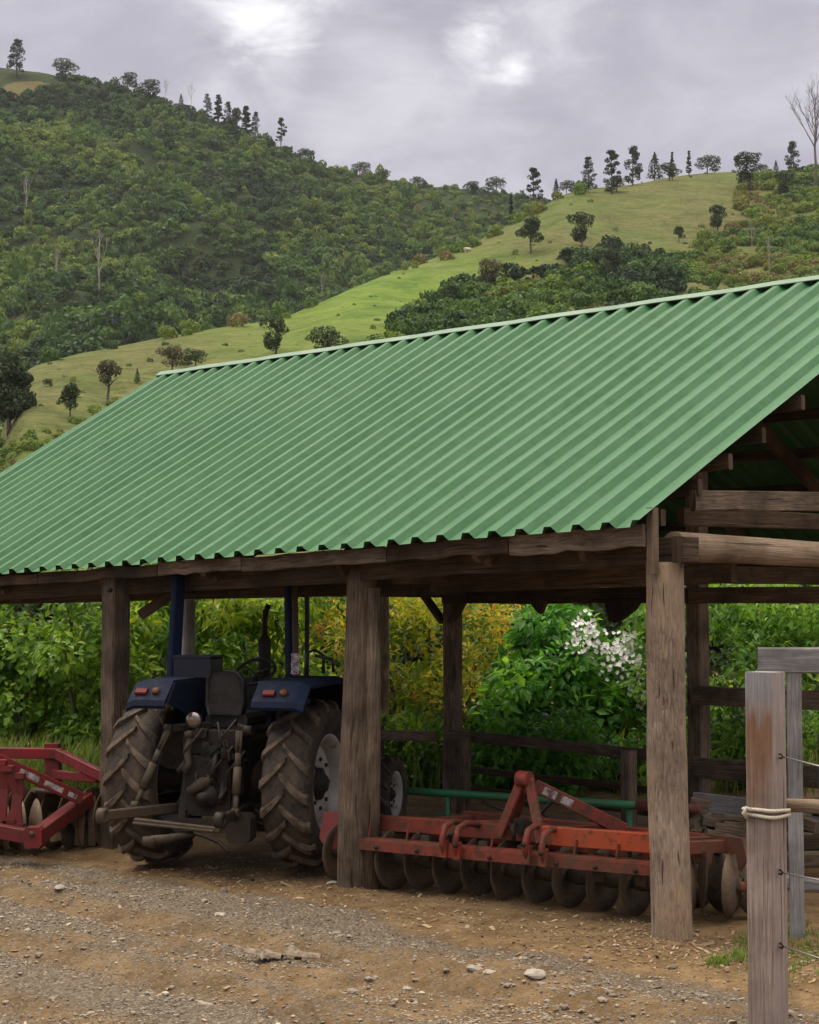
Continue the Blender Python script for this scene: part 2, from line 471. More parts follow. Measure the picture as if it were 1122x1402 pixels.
g2 = t.ramp(t.math('ADD', a, t.math('MULTIPLY', t.math('SUBTRACT', nB, .5), 1.3)), [(.32, 0.0), (.68, 1.0)])
c = t.mix(g2, dirt, t.mix(.22, st, dirt))
hgt = t.math('ADD', t.math('MULTIPLY', nB, .6), t.math('MULTIPLY', t.math('MULTIPLY', vor.outputs['Distance'], -1.2), g2))
hgt = t.math('ADD', hgt, t.math('MULTIPLY', nC, .35))
t.pbr(c, .95, 0, t.bump(hgt, .9, .022), .15)
ground = poly_mesh('ground', V, Fq, t.m, grav.reshape(-1), smooth=True)
tag(ground, 'bare tan dirt and grey gravel yard in front of the shed', kind='structure')

# ------------------------------------------------------------------ hills
def interp(tab, x): return np.interp(x, [p[0] for p in tab], [p[1] for p in tab])
FAR_CREST = [(-700, 120), (-300, 60), (-100, 72), (0, 92), (60, 98), (130, 112), (200, 128), (250, 146), (300, 166), (350, 188), (400, 212), (440, 228), (480, 238), (520, 243), (560, 253), (600, 258), (640, 260), (700, 266), (760, 272), (820, 283), (900, 300), (1100, 330), (1600, 380), (2200, 480)]
NEAR_CREST = [(-700, 690), (-60, 660), (0, 600), (18, 545), (30, 515), (45, 502), (70, 494), (110, 484), (150, 477), (220, 462), (300, 447), (350, 441), (400, 430), (440, 412), (480, 395), (520, 379), (560, 366), (600, 352), (640, 338), (680, 316), (710, 301), (740, 285), (770, 268), (800, 260), (850, 254), (880, 250), (910, 244), (940, 240), (970, 237), (1000, 236), (1060, 236), (1122, 232), (1300, 222), (1700, 300), (2200, 450)]
NEAR_Y = [(-700, 170), (0, 190), (100, 205), (300, 230), (480, 262), (640, 310), (760, 350), (850, 380), (1000, 400), (1122, 405), (1600, 420)]
def hill(name, label, pxs, ts, Yfun, yfun, mat, nz, tcrest, drop):
    PX, T = np.meshgrid(pxs, ts)
    Yd = Yfun(PX, T); yi = yfun(PX, T)
    a = (PX - CX) / F; b = -(yi - CY) / F
    c, s = math.cos(PITCH), math.sin(PITCH)
    k = Yd / (c - b * s)
    Xw = a * k; Zw = CAMZ + (s + b * c) * k
    fade = np.clip(np.abs(T - tcrest) * 5, 0.12, 1) * np.clip(T * 6, 0, 1)
    Zw = Zw + nz(Xw, Yd) * fade
    past = np.clip(T - tcrest, 0, None)
    Zw = Zw - drop * past * past * 4
    V = np.stack([Xw, Yd, Zw], -1)
    n0, n1 = len(pxs), len(ts)
    i0 = (np.arange(n1 - 1)[:, None] * n0 + np.arange(n0 - 1)[None, :]).ravel()
    Fq = np.stack([i0, i0 + 1, i0 + 1 + n0, i0 + n0], -1)
    o = poly_mesh(name, V.reshape(-1, 3), Fq, mat, smooth=True)
    tag(o, label, kind='structure')
    return V
def far_Y(px, t): return np.where(t <= 1, 262 + (np.clip(620 - .04 * px, 540, 660) - 262) * t, np.clip(620 - .04 * px, 540, 660) + (t - 1) * 300)
def far_y(px, t):
    yc = interp(FAR_CREST, px); y0 = np.maximum(660, yc + 40)
    tt = np.clip(t, 0, 1)
    return y0 + (yc - y0) * (tt ** .92)
def near_Y(px, t):
    yc = interp(NEAR_Y, px)
    return np.where(t <= 1, 48 + (yc - 48) * t, yc + (t - 1) * 120)
def near_y(px, t):
    yc = interp(NEAR_CREST, px); tt = np.clip(t, 0, 1)
    return 818 + (yc - 818) * (1 - (1 - tt) ** 1.55)

t = NT('forest_floor')
ob = t.coord('Object')
c = t.ramp(t.noise(ob, .05, 6, .65), [(.35, (.014, .024, .010)), (.5, (.028, .044, .016)), (.62, (.046, .058, .022))])
# bare reddish earth and dry grass on the knoll near the summit
sp = t.n('ShaderNodeSeparateXYZ'); t.l(ob, sp.inputs[0])
dx = t.math('DIVIDE', t.math('SUBTRACT', sp.outputs['X'], -133.0), 15.0); dz = t.math('DIVIDE', t.math('SUBTRACT', sp.outputs['Z'], 180.0), 8.0)
rad = t.math('ADD', t.math('MULTIPLY', dx, dx), t.math('MULTIPLY', dz, dz))
slip = t.ramp(t.noise(ob, .09, 4, .6), [(.40, (.135, .070, .034)), (.54, (.115, .105, .040))])
c = t.mix(t.ramp(t.math('ADD', rad, t.noise(ob, .15, 4, .6)), [(.9, 1.0), (1.5, 0.0)]), c, slip)
t.pbr(c, .95, 0, t.bump(t.noise(ob, .3, 5, .7), .8, 2.0), .1)
M_FFLOOR = t.m
t = NT('pasture_grass')
ob = t.coord('Object')
n1 = t.noise(ob, .022, 5, .6); n2 = t.noise(ob, .16, 7, .74, .4); n3 = t.noise(t.coord('Object', (1, 1, 5)), .35, 4, .65)
c = t.ramp(n2, [(.33, (.034, .058, .013)), (.48, (.078, .112, .023)), (.66, (.140, .146, .040))])
c = t.mix(t.ramp(n1, [(.40, 0.0), (.62, .8)]), c, t.ramp(n3, [(.38, (.080, .070, .029)), (.6, (.150, .124, .056))]))
c = t.mix(t.ramp(n3, [(.60, 0.0), (.74, .55)]), c, (.165, .125, .065))
c = t.mix(t.ramp(t.noise(ob, 1.1, 4, .7), [(.36, .75), (.5, 0.0)]), c, (.045, .062, .018))
# the knoll half way along is the greenest; old grass at both ends is tan
sp = t.n('ShaderNodeSeparateXYZ'); t.l(ob, sp.inputs[0])
dx = t.math('DIVIDE', t.math('SUBTRACT', sp.outputs['X'], -2.0), 34.0); dy = t.math('DIVIDE', t.math('SUBTRACT', sp.outputs['Y'], 235.0), 95.0)
rad = t.math('ADD', t.math('MULTIPLY', dx, dx), t.math('MULTIPLY', dy, dy))
gm = t.math('MULTIPLY', t.ramp(t.math('ADD', rad, t.math('MULTIPLY', n2, .6)), [(.3, 1.0), (1.0, 0.0)]), .65)
c = t.mix(gm, c, t.ramp(n2, [(.35, (.064, .125, .013)), (.6, (.145, .230, .028))]))
t.pbr(c, .95, 0, t.bump(t.math('ADD', n2, n3), .6, .8), .1)
M_PASTURE = t.m

FT = np.concatenate([np.linspace(0, 1, 110), np.linspace(1.05, 2.2, 14)])
FPX = np.arange(-760, 2101, 11.0)
VFAR = hill('far_hill', 'tall forested hill behind the pasture', FPX, FT, far_Y, far_y, M_FFLOOR,
            lambda x, y: (fbm(x * .018, y * .018, 41, 4) - .5) * 26 + (fbm(x * .06, y * .06, 43, 3) - .5) * 7, 1.0, 60)
NTt = np.concatenate([np.linspace(0, 1, 150), np.linspace(1.03, 1.9, 14)])
NPX = np.arange(-760, 2101, 8.0)
VNEAR = hill('pasture_hill', 'grassy pasture hill with spur running down behind the shed', NPX, NTt, near_Y, near_y, M_PASTURE,
             lambda x, y: (fbm(x * .03, y * .03, 51, 4) - .5) * 7 + (fbm(x * .14, y * .14, 53, 3) - .5) * 1.5, 1.0, 30)
c_, s_ = math.cos(PITCH), math.sin(PITCH)
def proj_y(V):
    f = V[..., 1] * c_ + (V[..., 2] - CAMZ) * s_; q = -V[..., 1] * s_ + (V[..., 2] - CAMZ) * c_
    return CY - F * q / f
YI_NEAR = proj_y(VNEAR); YI_FAR = proj_y(VFAR)
def hill_pt(V, YI, pxs, ncrest, px, py):
    "world point on a hill under photo pixel (px, py); the crest when py lies above it"
    j = int(np.clip(np.searchsorted(pxs, px) - 1, 0, len(pxs) - 2)); f = (px - pxs[j]) / (pxs[j + 1] - pxs[j])
    col = V[:, j] * (1 - f) + V[:, j + 1] * f; yi = YI[:, j] * (1 - f) + YI[:, j + 1] * f
    k = np.nonzero(yi[:ncrest] <= py)[0]
    i = k[0] if len(k) else int(np.argmin(yi[:ncrest]))
    return Vector(col[i])
def near_pt(px, py): return hill_pt(VNEAR, YI_NEAR, NPX, 150, px, py)
def far_pt(px, py): return hill_pt(VFAR, YI_FAR, FPX, 110, px, py)
# ------------------------------------------------------------------ far foliage: merged leaf-clump quads
def unit(v): return v / np.maximum(np.linalg.norm(v, axis=-1, keepdims=True), 1e-9)
def quads_at(P, N, size, asp=.75, jit=.5, r=rng, wob=.35):
    "quads at P (n,3) with normals about N; returns V (4n,3), F (n,4)"
    n = len(P)
    N = unit(N + r.normal(size=(n, 3)) * jit)
    A = unit(np.cross(N, unit(r.normal(size=(n, 3))))); B = np.cross(N, A)
    s = np.asarray(size).reshape(-1, 1) * np.ones((n, 1))
    c = [(-1, -.6), (.2, -1), (1, .4), (-.3, 1)]
    Q = np.stack([P + A * s * (x + 0 * s) + B * s * asp * y + N * s * wob * r.uniform(-1, 1, (n, 1)) for x, y in c], 1)
    return Q.reshape(-1, 3), np.arange(4 * n).reshape(n, 4)
def crown_points(subs, n, r=rng, top=True, core=.62):
    "points and outward normals on the hull of a union of ellipsoids (cx,cy,cz,rx,ry,rz)"
    subs = np.array(subs, float)
    wts = (subs[:, 3] * subs[:, 4] * subs[:, 5]) ** (2 / 3); wts /= wts.sum()
    P = []; N = []; got = 0
    while got < n:
        k = r.choice(len(subs), n * 2, p=wts)
        d = unit(r.normal(size=(n * 2, 3)))
        p = subs[k, :3] + d * subs[k, 3:] * r.uniform(.80, 1.06, (n * 2, 1))
        inside = np.zeros(n * 2, bool)
        for i, s in enumerate(subs):
            q = (((p - s[:3]) / s[3:]) ** 2).sum(1)
            inside |= (q < core) & (k != i)
        ok = ~inside
        if top: ok &= (d[:, 2] > -.55) | (r.random(n * 2) < .35)
        P.append(p[ok]); N.append(unit(d[ok] / subs[k[ok], 3:])); got += ok.sum()
    return np.concatenate(P)[:n], np.concatenate(N)[:n]
def lumps(r, n=7, flat=.75, spread=.62):
    s = [(0, 0, .45, .62, .62, .55)]
    for i in range(n):
        a = r.uniform(0, 2 * math.pi); q = spread * r.uniform(.6, 1.0); rr = r.uniform(.24, .44)
        s.append((q * math.cos(a), q * math.sin(a), r.uniform(.12, .95) * flat + .05, rr, rr, rr * r.uniform(.7, 1.0)))
    return s
M_FOREST = m_leaf('forest_leaves', [(0.0, (.012, .032, .013)), (.28, (.034, .082, .020)), (.55, (.075, .148, .028)), (.75, (.145, .215, .040)), (.9, (.165, .165, .050)), (1.0, (.150, .118, .060))], .3, .65, 0)
def protos(n, quads, size, seed):
    r = np.random.default_rng(seed); out = []
    for i in range(n):
        P, N = crown_points(lumps(r), quads, r)
        Vq, Fq = quads_at(P, N, r.uniform(size * .7, size * 1.3, quads), .8, .45, r)
        out.append((Vq, r.uniform(-.09, .09, quads)))
    return out
def scatter_stuff(name, label, pts, rad, tint, zs, pr, mat):
    r = np.random.default_rng(5); VV = []; TT = []
    for i in range(len(pts)):
        Vq, tq = pr[r.integers(len(pr))]
        a = r.uniform(0, 2 * math.pi); c, s = math.cos(a), math.sin(a)
        q = np.empty_like(Vq)
        q[:, 0] = (Vq[:, 0] * c - Vq[:, 1] * s) * rad[i]; q[:, 1] = (Vq[:, 0] * s + Vq[:, 1] * c) * rad[i]; q[:, 2] = Vq[:, 2] * rad[i] * zs[i]
        VV.append(q + pts[i]); TT.append(np.clip(tint[i] + tq, 0, 1))
    V = np.concatenate(VV); T = np.concatenate(TT)
    o = poly_mesh(name, V, np.arange(len(V)).reshape(-1, 4), mat, T)
    return tag(o, label, kind='stuff')
def inpoly(px, py, poly):
    px = np.asarray(px); py = np.asarray(py); ins = np.zeros(px.shape, bool); n = len(poly)
    for i in range(n):
        x0, y0 = poly[i]; x1, y1 = poly[(i + 1) % n]
        if y0 == y1: continue
        ins ^= ((y0 > py) != (y1 > py)) & (px < (x1 - x0) * (py - y0) / (y1 - y0) + x0)
    return ins
PR = protos(9, 104, .160, 3)
PRF = protos(5, 230, .115, 4)
def sample_hill(V, n, r, i0, i1, j0, j1, power=1.0):
    i = r.uniform(0, 1, n) ** power * (i1 - i0 - 1.001) + i0; j = r.uniform(j0, j1 - 1.001, n)
    ii = i.astype(int); jj = j.astype(int); fi = (i - ii)[:, None]; fj = (j - jj)[:, None]
    return (V[ii, jj] * (1 - fi) + V[ii + 1, jj] * fi) * (1 - fj) + (V[ii, jj + 1] * (1 - fi) + V[ii + 1, jj + 1] * fi) * fj
def projv(P):
    f = P[:, 1] * c_ + (P[:, 2] - CAMZ) * s_; q = -P[:, 1] * s_ + (P[:, 2] - CAMZ) * c_
    return CX + F * P[:, 0] / f, CY - F * q / f

# --- the forest that covers the far hill
r = np.random.default_rng(11)
ja, jb = int((-160 + 760) / 11), int((1000 + 760) / 11)
P = sample_hill(VFAR, 15500, r, 2, 112, ja, jb, .8)
qx, qy = projv(P)
# a bare reddish slip near the summit and thinner, browner scrub towards the saddle on the right
bare = inpoly(qx, qy, [(-20, 90), (72, 90), (82, 104), (62, 122), (40, 131), (15, 128), (-20, 112)])
saddle = sstep(330, 720, qx) * sstep(420, 250, qy)
keep = ~bare & (r.random(len(P)) > saddle * .25) & ~(qx > 830)
P = P[keep]; qx = qx[keep]; qy = qy[keep]; saddle = saddle[keep]
base = fbm(P[:, 0] * .022, P[:, 1] * .022, 61, 4); fine = fbm(P[:, 0] * .12, P[:, 1] * .12, 63, 2)
tint = np.clip(.40 + (base - .5) * 1.5 + (fine - .5) * .5 + r.normal(0, .17, len(P)) + saddle * .22, .02, .74 + .22 * saddle)
rad = r.uniform(1.0, 2.4, len(P)) * np.where(r.random(len(P)) < .10, 1.55, 1) * (1 - .42 * saddle)
nearcrest = qy < interp(FAR_CREST, qx) + 8
rad = np.where(nearcrest, np.minimum(rad, 2.2), rad)
zs = r.uniform(.75, 1.45, len(P)) * np.where(r.random(len(P)) < .12, 1.6, 1)
P[:, 2] -= .25
scatter_stuff('hillside_forest', 'dense mixed green forest covering the far hill', P, rad, tint, zs, PR, M_FOREST)

# --- scrub on the pasture hill
r = np.random.default_rng(12)
P = sample_hill(VNEAR, 60000, r, 20, 150, int((-80 + 760) / 8), int((1230 + 760) / 8))
qx, qy = projv(P)
PA = [(1004, 262), (1030, 244), (1122, 236), (1240, 226), (1240, 560), (800, 480), (850, 372), (890, 350), (930, 352), (965, 330), (1000, 312), (1014, 290)]
PB = [(540, 452), (560, 430), (620, 404), (650, 392), (760, 378), (800, 355), (850, 345), (905, 356), (940, 372), (900, 480), (520, 520), (515, 470)]
PC = [(-80, 640), (-20, 612), (40, 596), (100, 574), (150, 556), (215, 528), (300, 500), (330, 505), (330, 600), (-80, 760)]
A = inpoly(qx, qy, PA); B = inpoly(qx, qy, PB); C = inpoly(qx, qy, PC)
sc_ = r.random(len(P))
D = (sc_ < .0060) & (qy < 700)
E_ = (qx > 560) & (qx < 1000) & (qy < interp(NEAR_CREST, qx) + 7) & (sc_ < .05) & (qx < 800) | (qx < 780) & (qx > 40) & (qy < interp(NEAR_CREST, qx) + 5) & (sc_ < .012)
dens = fbm(P[:, 0] * .05, P[:, 1] * .05, 71, 3)
dA = .10 + .10 * sstep(.4, .55, dens)
keep = (A & (sc_ < dA)) | (B & (sc_ < .02 + .15 * sstep(.40, .56, fbm(P[:, 0] * .07, P[:, 1] * .07, 171, 3)))) | (C & (sc_ < .11)) | D | E_
P = P[keep]; qx = qx[keep]; A = A[keep]; B = B[keep]; C = C[keep]; D = D[keep]
base = fbm(P[:, 0] * .06, P[:, 1] * .06, 73, 3)
tint = np.where(B, .34 + (base - .5) * 1.3 + r.normal(0, .16, len(P)), .62 + (base - .5) * 1.2 + r.normal(0, .13, len(P)))
tint = np.where(C, .68 + (base - .5) * .6 + r.normal(0, .08, len(P)), tint)
rad = np.where(B, r.uniform(1.3, 3.0, len(P)), r.uniform(.8, 2.0, len(P))) * (P[:, 1] / 330) ** .6
rad = np.where(C, rad * .62, rad); rad = np.where(D, rad * r.uniform(.16, .42, len(P)), rad)
P[:, 2] -= .15
scatter_stuff('hillside_scrub', 'dark bushes and olive scrub on the pasture hill', P, rad, np.clip(tint, .03, 1), r.uniform(.8, 1.35, len(P)), PRF, M_FOREST)

# ------------------------------------------------------------------ single trees
M_TREE = m_leaf('tree_leaves', [(0.0, (.010, .022, .010)), (.35, (.023, .046, .016)), (.7, (.048, .080, .024)), (1.0, (.09, .125, .036))], .25, .6, .35)
M_PALE = m_leaf('pale_tree_leaves', [(0.0, (.045, .050, .025)), (.5, (.085, .085, .042)), (1.0, (.13, .115, .06))], .25, .6, .25)
t = NT('bark'); c = t.ramp(t.noise(t.coord('Object', (8, 8, 2)), 3, 5), [(.35, (.055, .045, .035)), (.65, (.15, .13, .105))]); t.pbr(c, .9); M_BARK = t.m
t = NT('dead_bark'); c = t.ramp(t.noise(t.coord('Object', (8, 8, 2)), 3, 5), [(.35, (.19, .165, .135)), (.65, (.34, .305, .26))]); t.pbr(c, .9); M_DEAD = t.m
t = NT('grey_bark'); c = t.ramp(t.noise(t.coord('Object', (8, 8, 2)), 3, 5), [(.35, (.085, .078, .075)), (.65, (.17, .16, .155))]); t.pbr(c, .9); M_BARE = t.m

def trunk_mesh(mb, h, r0, lean=.03, limbs=6, top=.55, r_=None, spread=.4):
    r_ = r_ or random.Random(1)
    pts = [(lean * h * math.sin(i * 1.3) * (i / 6), lean * h * math.cos(i * 1.7) * (i / 6), -.04 * h + h * top * i / 6) for i in range(7)]
    mb.tube(pts, [r0 * (1 - .55 * i / 6) for i in range(7)], 8, noise=.06)
    for k in range(limbs):
        z = h * top * r_.uniform(.5, 1.0); a = r_.uniform(0, 6.28); L = h * spread * r_.uniform(.6, 1)
        mb.tube([(0, 0, z), (L * .5 * math.cos(a), L * .5 * math.sin(a), z + L * .45), (L * math.cos(a), L * math.sin(a), z + L * .75)], [r0 * .45, r0 * .28, r0 * .1], 6)
def crown_mesh(subs, quads, size, seed, jit=.55):
    r = np.random.default_rng(seed)
    P, N = crown_points(subs, quads, r, core=.28)
    Vq, Fq = quads_at(P, N, r.uniform(size * .6, size * 1.35, quads), .75, jit, r)
    zz = np.repeat(0, 1)
    tint = np.clip(.5 + r.normal(0, .2, quads), 0, 1)
    return Vq, Fq, tint
def proto_round(seed, tall=.32, width=.5, flat=1.0, limbs=6, mat=None, gaps=1.0, quads=2300):
    "unit-height tree: trunk + crown"
    r = np.random.default_rng(seed); rr = random.Random(seed)
    root = thing('round_tree', 'x', 'tree')
    mb = MB(); trunk_mesh(mb, 1.0, .034, .02, limbs, .6, rr); mb.build('trunk', M_BARK, root)
    subs = []
    cz = (1 + tall) / 2
    for k in range(int(9 * gaps) + 2):
        a = r.uniform(0, 6.28); q = r.uniform(.10, .62) ; z = tall + (1 - tall) * r.uniform(.12, .86); s = r.uniform(.12, .215)
        q *= 1 - .55 * max(0, (z - tall) / (1 - tall) - .55) / .45
        subs.append((math.cos(a) * q * width, math.sin(a) * q * width, z, s * width / .46, s * width / .46, s * .72 * flat))
    for k in range(int(20 * gaps) + 4):
        b_ = subs[r.integers(len(subs))]; d = unit(r.normal(size=3)); s = r.uniform(.045, .09)
        subs.append((b_[0] + d[0] * b_[3] * .95, b_[1] + d[1] * b_[4] * .95, b_[2] + d[2] * b_[5] * .95, s * 1.15, s * 1.15, s * .8))
    Vq, Fq, ti = crown_mesh(subs, quads, .025, seed)
    poly_mesh('crown', Vq, Fq, mat or M_TREE, ti, parent=root)
    return root
def proto_pine(seed, h0=.18, w=.26, lev=9, per=5, droop=-.05, top=1.0, round_top=True, quads=46):
    r = np.random.default_rng(seed); rr = random.Random(seed)
    root = thing('hoop_pine', 'x', 'tree')
    mb = MB(); mb.tube([(0, 0, -.05), (.006, 0, .4), (-.004, .004, .75), (0, 0, .98)], [.019, .015, .010, .004], 7)
    Ps = []; Ns = []
    for i in range(lev):
        tt = i / (lev - 1); z = h0 + (1 - h0) * .96 * tt
        ln = w * ((1 - tt ** 2.2) * .75 + .25) if round_top else w * (1 - tt * .93)
        for k in range(per):
            if rr.random() < .16: continue
            a = rr.uniform(0, 6.28); L = ln * rr.uniform(.55, 1.08); e = z + L * .22 + rr.uniform(-.02, .02)
            mb.tube([(0, 0, z), (L * .6 * math.cos(a), L * .6 * math.sin(a), e - .03), (L * math.cos(a), L * math.sin(a), e)], [.006, .004, .002], 5)
            c = np.array([L * .78 * math.cos(a), L * .78 * math.sin(a), e]); s = np.array([.060, .060, .036]) * rr.uniform(.7, 1.3) * w / .24
            d = unit(r.normal(size=(quads, 3)))
            Ps.append(c + d * s); Ns.append(d + np.array([0, 0, .4]))
    mb.build('trunk', M_BARK, root)
    P = np.concatenate(Ps); N = np.concatenate(Ns)
    Vq, Fq = quads_at(P, N, r.uniform(.010, .024, len(P)) * 1.1, .7, .6, r)
    poly_mesh('crown', Vq, Fq, M_TREE, np.clip(.35 + r.normal(0, .2, len(P)), 0, 1), parent=root)
    return root
def proto_cone(seed, w=.22, quads=900):
    r = np.random.default_rng(seed)
    root = thing('young_conifer', 'x', 'tree')
    mb = MB(); mb.tube([(0, 0, -.05), (0, 0, .5), (0, 0, .97)], [.022, .014, .003], 7); mb.build('trunk', M_BARK, root)
    tz = r.uniform(0, 1, quads) ** 1.5; a = r.uniform(0, 6.28, quads)
    q = w * (1 - tz) ** .8 * (.45 + .75 * fbm(a * 1.1 + seed, tz * 7, seed, 3)) * r.uniform(.5, 1.15, quads) * 1.15
    P = np.stack([q * np.cos(a), q * np.sin(a), .1 + .9 * tz], -1); N = np.stack([np.cos(a), np.sin(a), .5 + 0 * a], -1)
    Vq, Fq = quads_at(P, N, r.uniform(.016, .034, quads), .7, .6, r)
    poly_mesh('crown', Vq, Fq, M_TREE, np.clip(.3 + r.normal(0, .2, quads), 0, 1), parent=root)
    return root
def proto_bare(seed, limbs=5, depth=4, spread=.5, name='bare_tree', r0=.018, mat=None, up=.55):
    rr = random.Random(seed)
    root = thing(name, 'x', 'tree')
    trunk = MB(); br = MB()
    def grow(p, d, L, r0, lev):
        pts = [p]; q = p; dd = d
        for i in range(4):
            dd = (dd + Vector((rr.uniform(-.16, .16), rr.uniform(-.16, .16), rr.uniform(0, .10)))).normalized(); q = q + dd * L / 4; pts.append(q)
        br.tube(pts, [r0 * (1 - .55 * i / 4) for i in range(5)], 5, cap=False)
        if lev <= 0: return
        for k in range(3 if lev > 1 else 4):
            i = rr.choice((2, 3, 4)); a = rr.uniform(0, 6.28)
            side = Vector((math.cos(a), math.sin(a), rr.uniform(.1, .6)))
            grow(pts[i], (dd * .75 + side * spread).normalized(), L * rr.uniform(.5, .75), r0 * .5, lev - 1)
    tp = [Vector((0, 0, -.04)), Vector((.008, 0, .2)), Vector((-.006, .004, .42)), Vector((.004, 0, up + .08)), Vector((0, 0, .8))]
    trunk.tube(tp, [r0, r0 * .85, r0 * .7, r0 * .5, r0 * .25], 8)
    for k in range(limbs):
        z = rr.uniform(.32, .74); a = rr.uniform(0, 6.28)
        grow(Vector((0, 0, z)), Vector((math.cos(a) * spread, math.sin(a) * spread, .85)).normalized(), (1 - z) * .55, r0 * .42, depth - 1)
    grow(Vector((0, 0, .78)), Vector((0, 0, 1)), .2, r0 * .25, 1)
    trunk.build('trunk', mat or M_DEAD, root); br.build('branches', mat or M_DEAD, root)
    return root
PROTO = {
    'round1': proto_round(21, .13, .48), 'round2': proto_round(22, .10, .55, 1.0), 'dome': proto_round(23, .06, .70, .95, 8),
    'sparse': proto_round(24, .22, .40, 1.0, 9, M_PALE, .5, 1100), 'pale': proto_round(29, .20, .60, .9, 8, M_PALE, .9, 1800), 'big': proto_round(25, .16, .40, 1.05, 9, None, 1.5, 3600),
    'pine1': proto_pine(31), 'pine2': proto_pine(32, .30, .24, 8, 5), 'pine3': proto_pine(33, .12, .30, 10, 6), 'slim': proto_pine(34, .12, .13, 11, 4, round_top=False),
    'cone': proto_cone(41), 'cone2': proto_cone(42, .26), 'bare': proto_bare(51, 9, 4, .62, mat=M_BARE), 'snag': proto_bare(52, 5, 2, .35, 'dead_tree', .016), 'scraggy': proto_bare(53, 9, 3, .6, 'dead_tree', .012),
}
used = set()
def tree(kind, fn, px, py, hpx, label, group, wmul=1.0, name=None, rot=None):
    p = fn(px, py)
    src = PROTO[kind]
    o = src if kind not in used else copy_tree(src)
    used.add(kind)
    dist = math.hypot(p.x, p.y)
    h = hpx / F * dist
    o.location = p; o.scale = (h * wmul, h * wmul, h)
    o.rotation_euler = (0, 0, random.uniform(0, 6.28) if rot is None else rot)
    o['label'] = label; o['group'] = group; o['category'] = 'tree'
    if name: o.name = name
    return o
GS = 'trees along the pasture skyline'
for a in (
    ('slim', 700, 254, 42, 'slim dark pine at the left end of the skyline row', 1.0), ('pine2', 731, 266, 60, 'tall umbrella topped pine standing apart left of the skyline gap', 1.0),
    ('cone', 762, 258, 28, 'small dark conifer just right of the umbrella topped pine', 1.0), ('dome', 776, 262, 20, 'low round bush tree left of the gap in the skyline row', 1.0),
    ('pine1', 806, 258, 43, 'narrow pine with a low bush at its foot, first right of the gap', 1.0), ('dome', 806, 263, 17, 'round dark bush at the foot of a narrow skyline pine', 1.3),
    ('pine2', 838, 266, 60, 'tall pine with bare lower trunk beside the densest skyline pine', 1.1), ('dome', 845, 264, 22, 'low dark bush below the two tallest skyline pines', 1.6), ('pine3', 867, 254, 52, 'densest and broadest of the tall skyline pines', .95),
    ('cone2', 897, 247, 39, 'dark pointed conifer beside two wispy thin pines', 1.1), ('slim', 921, 246, 39, 'wispy thin pine above a round bush on the skyline', 1.0),
    ('dome', 917, 247, 24, 'round bush under a wispy thin pine on the skyline', 1.4), ('slim', 944, 241, 35, 'wispy thin pine directly left of the broad mushroom shaped tree', 1.1),
    ('dome', 969, 238, 27, 'broad mushroom shaped tree alone on the bare pasture crest', 1.15), ('round2', 1022, 262, 54, 'big round dark tree where the scrub meets the bare crest', .85),
    ('dome', 1042, 240, 16, 'small bush right of the big round crest tree', 1.3), ('cone2', 1063, 240, 20, 'short pointed conifer left of the leaning crest pine', 1.0),
    ('pine3', 1087, 240, 45, 'ragged pine beside the tall leafless tree', .9), ('round2', 1075, 272, 40, 'dark round tree below the ragged crest pine', .8)):
    tree(a[0], near_pt, a[1], a[2], a[3], a[4], GS, a[5])
tree('bare', near_pt, 1118, 268, 148, 'tall leafless tree rising above the right end of the skyline', 'leafless trees', .8, rot=.6)
GP = 'trees standing in the pasture'
for a in (
    ('round1', 727, 349, 52, 'leaning round tree on the upper pasture, left of the darker full one', 1.0), ('round2', 797, 340, 50, 'full dark round tree in the middle of the upper pasture', .85),
    ('round1', 930, 332, 23, 'small round tree below the crest right of the open pasture', 1.05), ('round2', 983, 318, 38, 'dark bushy tree at the edge of the right hand scrub', .9),
    ('round2', 378, 489, 58, 'dark full tree on the spur just above the roof ridge', .85), ('dome', 448, 497, 48, 'broad low tree half hidden behind the roof ridge', 1.05),
    ('pale', 236, 512, 44, 'pale olive tree on the spur at the end of the roof ridge', .95), ('dome', 268, 508, 28, 'low dark tree right of the pale olive tree', 1.3),
    ('sparse', 148, 552, 64, 'sparse open crowned tree left of the roof end', 1.05), ('round1', 96, 576, 52, 'small dark palm shaped tree on the lower pasture', .8),
    ('big', 12, 594, 108, 'large dense tree at the left edge of the lower pasture', .95), ('cone2', 188, 528, 20, 'tiny dark conifer beside the sparse open tree', .9),
    ('pale', 668, 398, 50, 'greyish tree at the left end of the dark bush clump', .95), ('round2', 838, 395, 56, 'tallest dark tree in the bush clump below the upper pasture', .9), ('round1', 776, 366, 28, 'small dark tree on top of the bush clump', 1.2),
    ('round2', 620, 424, 32, 'round dark bush at the left tip of the bush clump', 1.1), ('dome', 64, 530, 12, 'tiny dark bush alone on the bare tan spur', 1.2)):
    tree(a[0], near_pt, a[1], a[2], a[3], a[4], GP, a[5])
GF = 'trees along the summit of the far hill'
